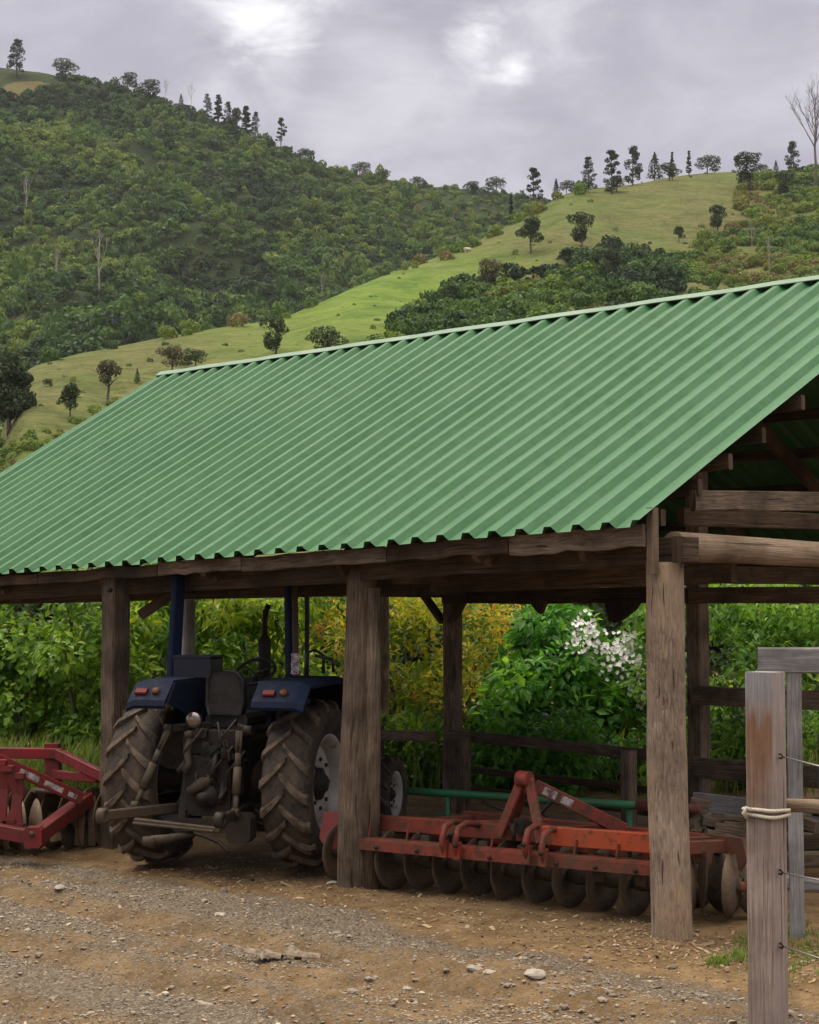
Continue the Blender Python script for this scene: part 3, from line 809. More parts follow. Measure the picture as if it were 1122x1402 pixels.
for a in (
    ('pine1', 23, 106, 50, 'tall ragged tree on the bare knoll at the top left', 1.15), ('dome', 90, 108, 27, 'umbrella shaped tree right of the bare knoll', 1.15),
    ('dome', 175, 122, 27, 'dark rounded tree on the summit left of the smooth domed tree', 1.0), ('dome', 203, 130, 24, 'smooth domed tree on the summit', 1.3),
    ('scraggy', 227, 134, 33, 'thin bare tree standing up right of the smooth domed tree', .7), ('scraggy', 262, 150, 40, 'second thin bare tree down the summit slope', .6),
    ('cone2', 248, 146, 20, 'small pointed tree between the two thin bare trees', .9),
    ('pine1', 284, 162, 32, 'first ragged tree of the row down the summit slope', .9), ('slim', 299, 168, 38, 'slender pine second in the sloping row', 1.9),
    ('pine3', 312, 172, 33, 'middle bushy tree of the sloping row', .75), ('round1', 324, 178, 32, 'leafy round topped tree of the sloping row', .8), ('slim', 337, 184, 40, 'tallest slender pine near the lower end of the sloping row', 2.0),
    ('pine1', 350, 190, 36, 'last ragged tree of the sloping row', .8), ('pine2', 385, 208, 44, 'lone pine below the sloping row of ragged trees', .9), ('dome', 418, 219, 17, 'small round tree below the lone pine', 1.2),
    ('dome', 493, 243, 20, 'round bush tree on the lower summit ridge', 1.3), ('dome', 527, 249, 17, 'low flat tree at the foot of the summit ridge', 1.4), ('dome', 572, 257, 14, 'small bush on the saddle left of the skyline pines', 1.4), ('dome', 645, 263, 15, 'low bush on the saddle nearest the slim skyline pine', 1.6), ('dome', 680, 266, 24, 'round dark tree on the saddle beside the slim skyline pine', 1.1)):
    tree(a[0], far_pt, a[1], a[2], a[3], a[4], GF, a[5])
GD = 'dead trunks in the forest'
tree('snag', far_pt, 135, 417, 100, 'tall pale dead trunk in the forest on the left', GD, .9)
tree('snag', far_pt, 76, 412, 62, 'shorter pale dead trunk near the tall one', GD, .9)
tree('snag', far_pt, 36, 308, 60, 'grey dead trunk high in the forest at the left edge', GD, .9)
tree('snag', far_pt, 441, 420, 48, 'thin dead trunk where the forest meets the green spur', GD, .7)
tree('snag', near_pt, 1054, 388, 62, 'bare white trunk in the scrub above the roof', GD, .7)
tree('scraggy', near_pt, 1030, 352, 48, 'wispy leafless tree in the scrub right of the pasture', GD, .8)

# a cow on the pasture
t = NT('cow_hide'); c = t.ramp(t.noise(t.coord('Object'), 1.2, 2), [(.45, (.62, .56, .46)), (.6, (.5, .42, .32))]); t.pbr(c, .8); M_COW = t.m
p = near_pt(640, 347)
cow = thing('cow', 'pale cow grazing on the green pasture spur', 'cow', p, .4)
mb = MB()
mb.lathe((-.95, 0, 1.0), (1, 0, 0), [(0, .05), (.06, .28), (.3, .38), (.8, .42), (1.3, .40), (1.65, .34), (1.85, .2)], 14)
for sx in (-.7, .6):
    for sy in (-.2, .2):
        mb.tube([(sx, sy, .95), (sx + .02, sy, .5), (sx - .02, sy, .0)], [.15, .085, .07], 8)
mb.tube([(.7, 0, 1.15), (1.05, 0, 1.0), (1.3, 0, .62)], [.28, .2, .16], 10)
mb.tube([(1.22, 0, .72), (1.38, 0, .45), (1.48, 0, .22)], [.15, .13, .09], 10)
mb.tube([(-.95, 0, 1.25), (-1.05, 0, .9), (-1.03, 0, .45)], [.04, .03, .05], 6)
for sy in (-1, 1): mb.tube([(1.2, sy * .1, .75), (1.15, sy * .32, .72)], [.06, .02], 6)
mb.build('body', M_COW, cow); cow.scale = (.6, .6, .6)

# ------------------------------------------------------------------ near shrubs behind the shed: real leaves
def leaf_cloud(ells, n, ln, wd, seed, droop=.35, shell=(.45, 1.05), tbias=None, out=.55):
    r = np.random.default_rng(seed)
    E = np.array(ells, float)
    wts = (E[:, 3] * E[:, 4] * E[:, 5]) ** (2 / 3); wts /= wts.sum()
    k = r.choice(len(E), n, p=wts)
    d = unit(r.normal(size=(n, 3)))
    q = r.uniform(shell[0] ** 2, shell[1] ** 2, (n, 1)) ** .5
    P = E[k, :3] + d * E[k, 3:6] * q
    P[:, 2] = np.maximum(P[:, 2], .03)
    D = unit(d * out + r.normal(size=(n, 3)) * .55 + np.array([0, 0, -droop]))
    N0 = unit(d * .7 + np.array([0, -.15, .75]) + r.normal(size=(n, 3)) * .45)
    B = unit(np.cross(N0, D)); N = np.cross(D, B)
    s = r.uniform(.6, 1.3, (n, 1))
    L = ln * s; w_ = wd * s * r.uniform(.8, 1.15, (n, 1))
    v0 = P; v1 = P + D * L * .45 - B * w_ * .5 + N * w_ * .16; v2 = P + D * L - N * L * .10; v3 = P + D * L * .45 + B * w_ * .5 + N * w_ * .16; v4 = P + D * L * .5
    V = np.stack([v0, v1, v2, v3, v4], 1).reshape(-1, 3)
    b = np.arange(n)[:, None] * 5
    Fq = np.concatenate([b + np.array([[0, 1, 2, 4]]), b + np.array([[0, 4, 2, 3]])], 1).reshape(-1, 4)
    ct = r.normal(0, .13, len(E))
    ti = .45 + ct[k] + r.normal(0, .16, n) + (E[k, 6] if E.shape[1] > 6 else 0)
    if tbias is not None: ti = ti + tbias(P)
    ti = np.repeat(np.clip(ti, 0, 1), 2)
    return V, Fq, ti
def clumps(c, rad, n, sub, seed, tb=0.0):
    "n lobes spread on an ellipsoid c, rad"
    r = np.random.default_rng(seed); o = []
    for i in range(n):
        d = unit(r.normal(size=3)); q = r.uniform(.35, .9)
        s = sub * r.uniform(.65, 1.35)
        p = np.array(c) + d * np.array(rad) * q
        o.append((p[0], p[1], max(p[2], s * .4), s, s, s * r.uniform(.7, .95), tb + r.normal(0, .04)))
    return o
def shrub(name, label, cat, ells, n, ln, wd, mat, seed, loc, stems=6, group=None, droop=.35, tb=None, shell=(.45, 1.05), out=.55):
    root = thing(name, label, cat, loc, 0, group)
    L = np.array(loc)
    E = [tuple(np.array(e[:3]) - L) + tuple(e[3:]) for e in ells]
    V, Fq, ti = leaf_cloud(E, n, ln, wd, seed, droop, shell, tb, out)
    poly_mesh('foliage', V, Fq, mat, ti, parent=root)
    rr = random.Random(seed); mb = MB()
    for k in range(stems):
        e = rr.choice(E); a = Vector((e[0] * .25 + rr.uniform(-.2, .2), e[1] * .25 + rr.uniform(-.1, .1), -.05)); b = Vector((e[0], e[1], e[2] + e[5] * .3))
        m = a.lerp(b, .5) + Vector((rr.uniform(-.12, .12), rr.uniform(-.12, .12), .1))
        mb.tube([a, a.lerp(m, .6), m, m.lerp(b, .5), b], [.035, .028, .022, .014, .007], 7, noise=.08)
    mb.build('stem', M_BARK, root)
    return root
G0 = [(0.0, (0.022, 0.053, 0.018)), (.3, (0.069, 0.156, 0.033)), (.6, (0.144, 0.300, 0.050)), (.85, (0.237, 0.413, 0.073)), (1.0, (0.350, 0.500, 0.100))]
M_VINE = m_leaf('vine_leaves', [(0.0, (0.021, 0.052, 0.013)), (.3, (0.065, 0.150, 0.026)), (.6, (0.156, 0.305, 0.044)), (.85, (0.299, 0.468, 0.065)), (1.0, (0.468, 0.546, 0.078))], .46, .38, 0)
M_GREEN = m_leaf('green_leaves', G0, .5, .42, 0)
M_ROSE = m_leaf('rose_leaves', [(0.0, (0.019, 0.066, 0.017)), (.35, (0.058, 0.186, 0.031)), (.65, (0.114, 0.318, 0.048)), (1.0, (0.240, 0.456, 0.072))], .5, .36, 0)
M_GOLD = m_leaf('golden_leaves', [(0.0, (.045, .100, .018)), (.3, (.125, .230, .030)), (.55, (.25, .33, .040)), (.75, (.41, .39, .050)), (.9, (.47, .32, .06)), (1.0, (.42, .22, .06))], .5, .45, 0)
M_DARK = m_leaf('dark_hedge_leaves', [(0.0, (.012, .030, .012)), (.4, (.032, .072, .02)), (.75, (.068, .132, .03)), (1.0, (.12, .19, .045))], .35, .5, 0)
def wp(px, py, Y):
    p = at(px, py, Y); return (p.x, p.y, p.z)
def lobe(px, py, Y, rpx, asp=.8, tb=0.0, dy=1.0):
    p = at(px, py, Y); s = rpx / F * Y
    return (p.x, p.y, max(p.z, .1), s, s * dy, s * asp, tb)
def base_of(px, Y):
    p = at(px, 900, Y); return (p.x, p.y, 0)
rr = random.Random(77)
def band(x0, x1, y0, y1, Y0, Y1, n, r0, r1, seed, tb=lambda x, y: 0.0):
    q = random.Random(seed); o = []
    for i in range(n):
        x = q.uniform(x0, x1); y = q.uniform(y0, y1)
        o.append(lobe(x, y, q.uniform(Y0, Y1), q.uniform(r0, r1), .85, tb(x, y)))
    return o
# left: dark vine-covered hedge, outside the end of the shed
shrub('vine_hedge', 'dark hedge smothered in broad leaved vine at the left edge behind the shed', 'hedge', band(-110, 105, 770, 1015, 20.2, 21.6, 42, 36, 62, 1, lambda x, y: -.04 + (.16 if x > 30 else 0) + (.08 if y > 930 else 0)), 9500, .105, .075, M_VINE, 101, base_of(10, 21), 6)
shrub('leafy_bush', 'bright yellow green bush next to the left post of the shed', 'bush', band(85, 185, 810, 1040, 19.6, 21.0, 26, 24, 44, 2, lambda x, y: .14), 5200, .115, .06, M_VINE, 102, base_of(150, 20.5), 6)
shrub('broadleaf_shrub', 'tall mid green shrub with long drooping leaves behind the tractor', 'shrub', band(180, 300, 770, 1000, 20.8, 22.0, 22, 28, 50, 3, lambda x, y: .06), 4200, .19, .05, M_GREEN, 103, base_of(240, 21.3), 8, droop=.6)
shrub('leafy_bush', 'yellow tinged green bush behind the tractor exhaust', 'bush', band(290, 425, 800, 1020, 20.2, 21.4, 26, 26, 46, 4, lambda x, y: .14 + (.15 if y < 900 and x < 390 else 0)), 5200, .12, .055, M_VINE, 104, base_of(350, 20.8), 6)
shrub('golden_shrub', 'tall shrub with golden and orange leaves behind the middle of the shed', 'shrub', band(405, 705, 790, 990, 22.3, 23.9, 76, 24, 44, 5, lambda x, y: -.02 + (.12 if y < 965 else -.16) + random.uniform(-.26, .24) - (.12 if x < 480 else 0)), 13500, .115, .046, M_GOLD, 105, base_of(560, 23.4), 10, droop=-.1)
rose = shrub('flowering_shrub', 'bright green shrub with clusters of white flowers behind the right bay', 'shrub', band(690, 885, 895, 1005, 21.2, 22.6, 42, 26, 46, 6, lambda x, y: .14) + band(725, 800, 838, 915, 21.8, 22.5, 14, 24, 38, 16, lambda x, y: .16) + band(800, 885, 885, 980, 21.8, 22.6, 12, 22, 34, 17, lambda x, y: .1), 9500, .165, .078, M_ROSE, 106, base_of(780, 22.0), 9, droop=.25)
# flowers: clusters of small white five petalled blooms
t = NT('white_petals'); p_ = t.pbr((.82, .80, .80), .6); M_PETAL = t.m
r = np.random.default_rng(8); VV = []; FF = []
path = [(788, 850), (800, 862), (815, 882), (822, 870), (832, 880), (838, 905), (850, 893), (852, 915), (862, 900), (866, 925), (874, 908), (876, 940), (881, 960), (884, 925), (886, 975), (880, 945), (795, 875), (843, 888), (808, 852), (858, 868), (870, 895), (800, 845), (845, 870), (826, 905), (884, 985), (868, 950), (858, 880), (782, 870)]
off = 0; L = np.array(rose.location)
for k in range(300):
    px, py = path[r.integers(len(path))]
    c0 = np.array(wp(px + 5 + r.normal(0, 6), py + 8 + r.normal(0, 9), 21.2 + r.uniform(-.1, .25))) - L
    nrm = unit(np.array([r.normal(0, .5), -1.0 + r.normal(0, .3), .5 + r.normal(0, .4)]))
    a = unit(np.cross(nrm, r.normal(size=3))); b = np.cross(nrm, a)
    for q in range(6):
        th = q / 6 * 6.283; d = a * math.cos(th) + b * math.sin(th); e = -a * math.sin(th) + b * math.cos(th); s = r.uniform(.020, .034)
        VV.append([c0, c0 + d * s * .6 - e * s * .45 + nrm * .008, c0 + d * s * 1.05 + nrm * .004, c0 + d * s * .6 + e * s * .45 + nrm * .008]); FF.append([off, off + 1, off + 2, off + 3]); off += 4
poly_mesh('blossom', np.array(VV).reshape(-1, 3), np.array(FF), M_PETAL, parent=rose)
shrub('low_bush', 'low dark green bush spilling under the rail behind the disc harrow', 'bush', band(640, 905, 1000, 1110, 17.2, 19.2, 46, 22, 40, 7, lambda x, y: .0), 8200, .105, .062, M_ROSE, 107, base_of(770, 17.6), 7)
shrub('low_bush', 'low bright bush at the foot of the golden shrub', 'bush', band(520, 655, 990, 1100, 17.9, 19.4, 26, 22, 40, 8, lambda x, y: .04), 4800, .115, .05, M_VINE, 108, base_of(585, 18.6), 6)
shrub('vine_thicket', 'vine covered thicket behind the yard rails at the right', 'thicket', band(880, 1240, 800, 1010, 20.6, 22.2, 62, 30, 52, 9, lambda x, y: .04 + (.1 if y < 870 else 0)), 11500, .115, .06, M_GREEN, 109, base_of(1040, 21.4), 8)
shrub('low_bush', 'pale stemmed low bush between the yard rails and the right post', 'bush', band(955, 1130, 985, 1100, 17.6, 19.0, 26, 18, 34, 10, lambda x, y: -.04), 4200, .10, .04, M_GREEN, 110, base_of(1030, 18.3), 6, droop=-.2)
# back row closing the view
for i, (x0, x1, lab) in enumerate(((-200, 160, 'dark tall hedge tree behind the vine covered hedge'), (150, 440, 'dark tall hedge tree behind the tractor'), (430, 720, 'dark tall hedge tree behind the golden shrub'), (710, 960, 'dark tall hedge tree behind the white flowers'), (950, 1300, 'dark tall hedge tree behind the thicket at the right'))):
    shrub('hedge_tree', lab, 'tree', band(x0, x1, 775, 1020, 25.4, 27, 34, 40, 66, 30 + i, lambda x, y: -.05), 4600, .17, .09, M_DARK, 120 + i, base_of((x0 + x1) / 2, 26.2), 7, 'hedge trees closing the view behind the shed')
# a weathered grey limb showing beside the flowers
sn = thing('dead_branch', 'bare grey forked branch leaning beside the white flowers', 'branch', base_of(872, 23.0))
mb = MB()
mb.tube([wp(905, 1000, 23.0), wp(893, 920, 22.9), wp(880, 880, 22.8), wp(862, 852, 22.7), wp(845, 828, 22.7)], [.07, .065, .055, .045, .035], 9, noise=.1)
mb.tube([wp(880, 880, 22.8), wp(882, 850, 22.7), wp(890, 820, 22.7)], [.04, .03, .02], 8, noise=.1)
mb.build('limb', M_DEAD, sn, world=True)
# fern-like grass at the left foot of the hedge
def grass_blades(pts, h, wd, seed, lean=.5):
    r = np.random.default_rng(seed); n = len(pts); P = np.array(pts)
    a = r.uniform(0, 6.28, n); d = np.stack([np.cos(a), np.sin(a), 0 * a], -1); e = np.stack([-np.sin(a), np.cos(a), 0 * a], -1)
    hh = (h * r.uniform(.5, 1.3, n))[:, None]; l = hh * lean * r.uniform(.3, 1.2, (n, 1)); w_ = wd * r.uniform(.7, 1.2, (n, 1)); up = np.array([0, 0, 1.0])
    V = np.stack([P - e * w_, P + e * w_, P + e * w_ * .8 + d * l * .35 + up * hh * .6, P - e * w_ * .8 + d * l * .35 + up * hh * .6, P + d * l + up * hh * .95], 1).reshape(-1, 3)
    b = np.arange(n)[:, None] * 5
    return V, np.concatenate([b + np.array([[0, 1, 2, 3]]), b + np.array([[3, 2, 4, 4]])], 1).reshape(-1, 4)
def grass(name, label, pts, h, wd, seed, mat, lean=.5):
    V, Fq = grass_blades(pts, h, wd, seed, lean)
    quads = Fq[::2]; tris = Fq[1::2, :3]
    me = bpy.data.meshes.new(name)
    me.from_pydata(V.tolist(), [], quads.tolist() + tris.tolist())
    r = np.random.default_rng(seed); ti = np.clip(.55 + r.normal(0, .2, len(quads)), 0, 1)
    a = me.attributes.new('tint', 'FLOAT', 'FACE'); a.data.foreach_set('value', np.concatenate([ti, ti]).astype(np.float32))
    me.materials.append(mat); o = bpy.data.objects.new(name, me); COL.objects.link(o)
    return tag(o, label, kind='stuff')
M_GRASS = m_leaf('grass_blades', [(0.0, (.05, .075, .016)), (.5, (.10, .175, .028)), (1.0, (.22, .26, .06))], .4, .5, 0)
r = np.random.default_rng(19)
pts = []
for i in range(5200):
    p = gnd(r.uniform(-160, 190), r.uniform(1040, 1110)); pts.append((p.x, p.y, 0))
for i in range(7000):
    x = r.uniform(-4, 12); y = r.uniform(17.2, 24); 
    if proj(x, y, 0)[0] > 180: pts.append((x, y, 0))
grass('long_grass', 'long green grass under the hedges behind the shed', pts, .42, .010, 20, M_GRASS)
pts = []
while len(pts) < 1500:
    cx, cy, s = ((1100, 1302, 30), (1030, 1290, 16), (1060, 1330, 18), (1150, 1310, 40), (1018, 1310, 10), (1085, 1275, 24), (985, 1318, 8))[r.integers(7)]
    p = gnd(cx + r.normal(0, s), cy + r.normal(0, s * .45)); pts.append((p.x, p.y, gz(p.x, p.y) - .005))
grass('grass_tufts', 'small green grass tufts around the gate posts', pts, .045, .0035, 23, M_GRASS, 1.1)
# ------------------------------------------------------------------ materials of the built things
M_ROOF = None
t = NT('green_roof_paint')
ob = t.coord('Object'); uv = t.coord('UV', (1, 1, 1))
n1 = t.noise(ob, .55, 4, .6); n2 = t.noise(t.coord('UV', (14, .9, 1)), 1.0, 4, .6); n3 = t.noise(ob, 5.0, 5, .7); n4 = t.noise(ob, 55, 3, .7)
c = t.mix(t.ramp(n1, [(.35, 0.0), (.65, 1.0)]), (.027, .116, .041), (.039, .138, .051))
c = t.mix(t.math('MULTIPLY', t.ramp(n2, [(.45, 0.0), (.75, 1.0)]), .45), c, (.072, .165, .080))
c = t.mix(t.math('MULTIPLY', t.ramp(n3, [(.55, 0.0), (.70, 1.0)]), .42), c, (.028, .085, .032))
c = t.mix(t.math('MULTIPLY', t.ramp(n4, [(.62, 0.0), (.72, 1.0)]), .25), c, (.07, .115, .06))
b = t.bump(t.math('ADD', t.noise(ob, 2.6, 3, .55, .5), t.math('MULTIPLY', n4, .06)), .30, .05)
t.pbr(c, t.ramp(n3, [(.3, .46), (.7, .62)]), 0, b, .29); M_ROOF = t.m
t = NT('ridge_paint'); c = t.ramp(t.noise(t.coord('Object'), 3, 5), [(.35, (.07, .16, .085)), (.65, (.13, .22, .14))]); t.pbr(c, .45); M_RIDGE = t.m
M_POST = m_wood('grey_log', (.12, .085, .060), (.34, .26, .195), (.52, .43, .345), 62, 9, .9, 1.0, stain=(.36, .26, .165), scaly=.85)
M_POSTD = m_wood('brown_log', (.050, .036, .024), (.165, .122, .084), (.285, .22, .16), 70, 5, .9, .8)
M_BEAM = m_wood('brown_timber', (.032, .021, .013), (.098, .064, .040), (.19, .13, .083), 90, 3, .85, .6)
M_LIGHT = m_wood('pale_timber', (.15, .105, .068), (.29, .215, .145), (.42, .33, .235), 80, 3, .85, .6)
M_GREYW = m_wood('weathered_grey_timber', (.15, .145, .142), (.33, .325, .32), (.50, .49, .485), 100, 3, .85, .6)
M_GATE = m_wood('weathered_gate_post', (.15, .11, .085), (.34, .265, .225), (.50, .42, .37), 110, 2.4, .85, .9, rust=(-.643, -.766))

# ------------------------------------------------------------------ the open shed
RL, ZR, TAN = 3.97, 4.39, 0.0
OV = .30
E_U0 = -.03; LEN = 9.40; PIT = .215
def eave_z(u): return 2.325 - .031 * u
def roofp(u, L, up=0.0):
    z = eave_z(u) + (ZR - eave_z(u)) * L / RL
    s = math.atan2(ZR - eave_z(u), RL)
    return S(u, L - OV - math.sin(s) * up, z + math.cos(s) * up)
def roofr(u, L, up=0.0):                       # rear slope, L measured down from the ridge
    z = ZR - (ZR - 2.32) * L / RL; s = math.atan2(ZR - 2.32, RL)
    return S(u, RL - OV + L + math.sin(s) * up, z + math.cos(s) * up)
shed = thing('open_shed', 'open timber farm shed on log posts under a green ribbed metal roof', 'shed', S(0, 0, 0))
RH = .042
prof = []
k = 0
u = 0.0
while u < LEN - .02:
    jt_ = random.uniform(-.012, .012)
    for f_, h_ in ((0, RH), (.22 + jt_, RH), (.36 + jt_, 0), (.84 + jt_, 0)):
        if u + f_ * PIT <= LEN: prof.append((u + f_ * PIT, h_))
    u += PIT
prof.append((LEN, RH))
def sheet(fn, L0, L1, name, n=14, seed=1):
    r = np.random.default_rng(seed); rr_ = random.Random(seed)
    V = []; uvs = []
    for i in range(n + 1):
        L = L0 + (L1 - L0) * i / n
        for (uu, hh) in prof:
            dent = (fbm(np.array([uu * 1.3]), np.array([L * 1.1]), 91, 3)[0] - .5) * .014
            V.append(fn(E_U0 + uu, L, hh + dent))
            uvs.append((uu, L))
    m = len(prof); mb = MB(); F2 = []; UVs = []
    for i in range(n):
        for j in range(m - 1):
            q = [i * m + j, i * m + j + 1, (i + 1) * m + j + 1, (i + 1) * m + j]
            F2.append(q); UVs.append([uvs[k] for k in q])
    mb.add(V, F2, UVs)
    o = mb.build(name, M_ROOF, shed, world=True)
    o.modifiers.new('thickness', 'SOLIDIFY').thickness = .0025
    return o
sheet(roofp, 0, RL - .03, 'roof_sheet', 18, 1)
sheet(roofr, .03, RL, 'roof_sheet', 10, 2)
mb = MB()
for a, bb in (((roofp, .20), (roofp, 0.0)), ):
    rg = []
    for i in range(25):
        uu = E_U0 - .01 + (LEN + .02) * i / 24; q = RH + .006 + .004 * math.sin(i * 2.1)
        rg.append([roofp(uu, RL - .070, q - .003), roofp(uu, RL - .068, q + .003), roofp(uu, RL, q + .012), roofr(uu, .12, q + .003), roofr(uu, .125, q - .008), roofr(uu, .115, q - .001), roofp(uu, RL, q + .005), roofp(uu, RL - .064, q - .001)])
    mb.rings(rg, smooth=False)
mb.build('ridge_cap', M_RIDGE, shed, world=True)
# purlins under the sheets; the near ends stand out past the end rafter
for L in (.23, .60, .93, 1.28, 1.75, 2.25, 2.75, 3.30, 3.80):
    mb = MB(); a = E_U0 + .01 + random.uniform(-.0, .03)
    hgt = .095 if L > .1 else .10
    mb.beam(roofp(a, L, -.064), roofp(LEN - .1, L, -.064), .045, hgt, up=(0, 0, 1), seg=14, jit=.004)
    mb.build('purlin', M_BEAM, shed, world=True)
for L in (.4, .95, 1.5, 2.05, 2.6, 3.15, 3.7, 3.93):
    mb = MB(); mb.beam(roofr(E_U0 + .02, L, -.064), roofr(LEN - .1, L, -.064), .045, .095, up=(0, 0, 1), seg=8, jit=.004)
    mb.build('purlin', M_BEAM, shed, world=True)
mb = MB(); mb.beam(S(.05, .75, 2.085), S(2.55, .75, 2.03), .07, .13, seg=5, jit=.005); mb.build('inner_plate', M_BEAM, shed, world=True)
mb = MB(); mb.beam(S(2.75, .75, 2.02), S(9.2, .75, 1.93), .07, .12, seg=5, jit=.005); mb.build('inner_plate', M_BEAM, shed, world=True)
# rafters
for i, u in enumerate((.55, 1.30, 2.62, 3.95, 5.30, 6.70, 8.05, 9.15)):
    mb = MB(); dz = -.175
    mb.beam(roofp(u, .10, dz), roofp(u, RL - .02, dz), .05, .14, seg=6, jit=.004)
    mb.build('rafter', M_BEAM, shed, world=True)
    mb = MB(); mb.beam(roofr(u, .02, dz), roofr(u, RL - .06, dz), .05, .14, seg=4, jit=.004)
    mb.build('rafter', M_BEAM, shed, world=True)
# front plate in three boards, butted at the posts, and the eave boards above them
for a, b_, dh in ((-.05, 2.62, 0), (2.63, 5.30, -.01), (5.31, 7.95, .01), (7.96, 9.35, 0)):
    mb = MB(); mb.beam(S(a, .02, eave_z(a) - .125 + dh), S(b_, .02, eave_z(b_) - .125 + dh), .07, .15, seg=5, jit=.006); mb.build('front_plate', M_BEAM, shed, world=True)
for a, b_, mt, dh, hh in ((.02, 1.02, M_POSTD, -.088, .13), (1.03, 2.06, M_BEAM, -.085, .11), (2.07, 3.5, M_POSTD, -.095, .10), (3.51, 4.45, M_POSTD, -.085, .10), (4.46, 6.0, M_BEAM, -.09, .09), (6.01, 7.9, M_BEAM, -.09, .08), (7.91, 9.3, M_POSTD, -.09, .09)):
    mb = MB(); mb.beam(S(a, -.205, eave_z(a) + .045 + dh), S(b_, -.205, eave_z(b_) + .045 + dh), .028, hh, seg=9, jit=.010); mb.build('eave_board', mt, shed, world=True)
for u in (1.32, 3.95, 6.7):            # pointed rafter tails hanging below the boards
    mb = MB(); mb.plate([(-.02, .16), (.22, .20), (.24, .10), (.02, -.045), (-.02, -.02)], S(u, -.175, eave_z(u) - .09), W, (0, 0, 1), .05); mb.build('rafter_tail', M_BEAM, shed, world=True)
mb = MB(); mb.beam(S(.0, -.155, 2.06), S(0, -.155, 2.44), .06, .05, up=U, seg=2); mb.build('end_batten', M_LIGHT, shed, world=True)
mb = MB(); mb.beam(S(-.13, -.10, 2.20), S(-.13, .06, 2.20), .075, .15, seg=1); mb.build('beam_end', M_BEAM, shed, world=True)
# posts
def log_post(name, u, w_, r, h, mat, lean=(0, 0), n=16, square=False, seed=0):
    rr_ = random.Random(seed); mb = MB(); pts = []; rs = []
    p = S(u, w_)
    g = gz(p.x, p.y) - .25
    N = 14
    for i in range(N + 1):
        tt = i / N
        pts.append((p.x + lean[0] * tt + .006 * math.sin(tt * 7 + seed), p.y + lean[1] * tt + .006 * math.cos(tt * 5 + seed), g + (h - g) * tt)); rs.append(r * (1.04 - .08 * tt) * (1 + rr_.uniform(-.012, .012)))
    if square: mb.beam(pts[0], pts[-1], r * 2, r * 2, up=U, seg=8, jit=.004, ch=.012)
    else: mb.tube(pts, rs, n, noise=.022)
    return mb.build(name, mat, shed, world=True)
log_post('post', *UW(P3.x, P3.y), .113, 2.13, M_POST, (-.028, 0), 24, seed=1)
q = gnd(482, 1212); up2 = UW(q.x, q.y)
log_post('post', *up2, .106, 2.16, M_POSTD, (.062, 0), 22, seed=2)
mb = MB(); mb.tube([S(up2[0] - .10, up2[1] + .06, -.1), S(up2[0] - .11, up2[1] + .07, 1.0), S(up2[0] - .115, up2[1] + .07, 2.0)], [.07, .066, .062], 14, noise=.02); mb.build('post', M_POSTD, shed, world=True)
q = gnd(155, 1163); up1 = UW(q.x, q.y)
log_post('post', *up1, .082, 2.10, M_POSTD, (.01, 0), 18, square=True, seed=3)
log_post('post', 7.95, 0, .11, 2.1, M_POSTD, (0, 0), 16, seed=4)
MIDW = 3.65
for i, (u, r, mt, top) in enumerate(((-.1, .10, M_POSTD, 4.15), (2.31, .070, M_POSTD, 4.15), (5.03, .088, M_POSTD, 4.15))):
    log_post('post', u, MIDW, r, top, mt, (0, 0), 16, seed=10 + i, square=(i == 1))
p4 = at(258, 900, 18.66); u4 = UW(p4.x, p4.y); log_post('post', *u4, .076, 3.9, M_GREYW, (0, 0), 16, seed=14)
for i, u in enumerate((.2, 5.18, 9.52)):
    log_post('post', u, 7.25, .095, 2.2, M_POSTD, (0, 0), 14, seed=20 + i)
# middle plate, rear plate, cross ties
for a, b_ in ((-.1, 2.30), (2.32, 5.02), (5.04, 9.3)):
    zz = 1.955 if a < 5 else 2.01
    mb = MB(); mb.beam(S(a, MIDW - .13, zz), S(b_, MIDW - .13, zz + (.0 if a < 5 else .03)), .05, .13, seg=5, jit=.006); mb.build('middle_rail', M_BEAM, shed, world=True)
for a, b_ in ((0, 5.15), (5.16, 9.45)):
    mb = MB(); mb.beam(S(a, 7.24, 2.22), S(b_, 7.24, 2.22), .07, .19, seg=5, jit=.005); mb.build('rear_plate', M_BEAM, shed, world=True)
mb = MB(); mb.beam(S(2.40, .2, 2.10), S(2.40, 3.6, 2.12), .06, .15, seg=5, jit=.006); mb.build('tie_beam', M_BEAM, shed, world=True)
mb = MB(); mb.beam(S(5.2, .2, 2.04), S(5.1, 3.6, 2.10), .06, .15, seg=5, jit=.006); mb.build('tie_beam', M_BEAM, shed, world=True)
mb = MB(); mb.beam(S(2.40, 3.72, 2.14), S(2.4, 7.2, 2.12), .06, .15, seg=5, jit=.006); mb.build('tie_beam', M_BEAM, shed, world=True)
mb = MB(); mb.beam(S(5.1, 3.72, 2.14), S(5.1, 7.2, 2.12), .06, .15, seg=5, jit=.006); mb.build('tie_beam', M_BEAM, shed, world=True)
mb = MB(); mb.tube([S(-.02, .02, 2.225), S(-.03, 1.2, 2.21), S(-.03, 2.4, 2.195), S(-.05, 3.6, 2.19)], [.084, .083, .08, .077], 18, noise=.012); mb.build('tie_log', M_LIGHT, shed, world=True)
mb = MB(); mb.beam(S(.04, .30, 2.50), S(.04, 7.0, 2.75), .045, .125, seg=6, jit=.004); mb.build('collar_tie', M_POSTD, shed, world=True)
mb = MB(); mb.beam(S(.30, .55, 2.42), S(.30, 7.0, 2.52), .05, .11, seg=6, jit=.004); mb.build('collar_tie', M_BEAM, shed, world=True)
mb = MB(); mb.beam(S(4.72, MIDW - .06, 2.06), S(4.99, MIDW - .06, 1.72), .045, .09, up=W); mb.build('knee_brace', M_BEAM, shed, world=True)
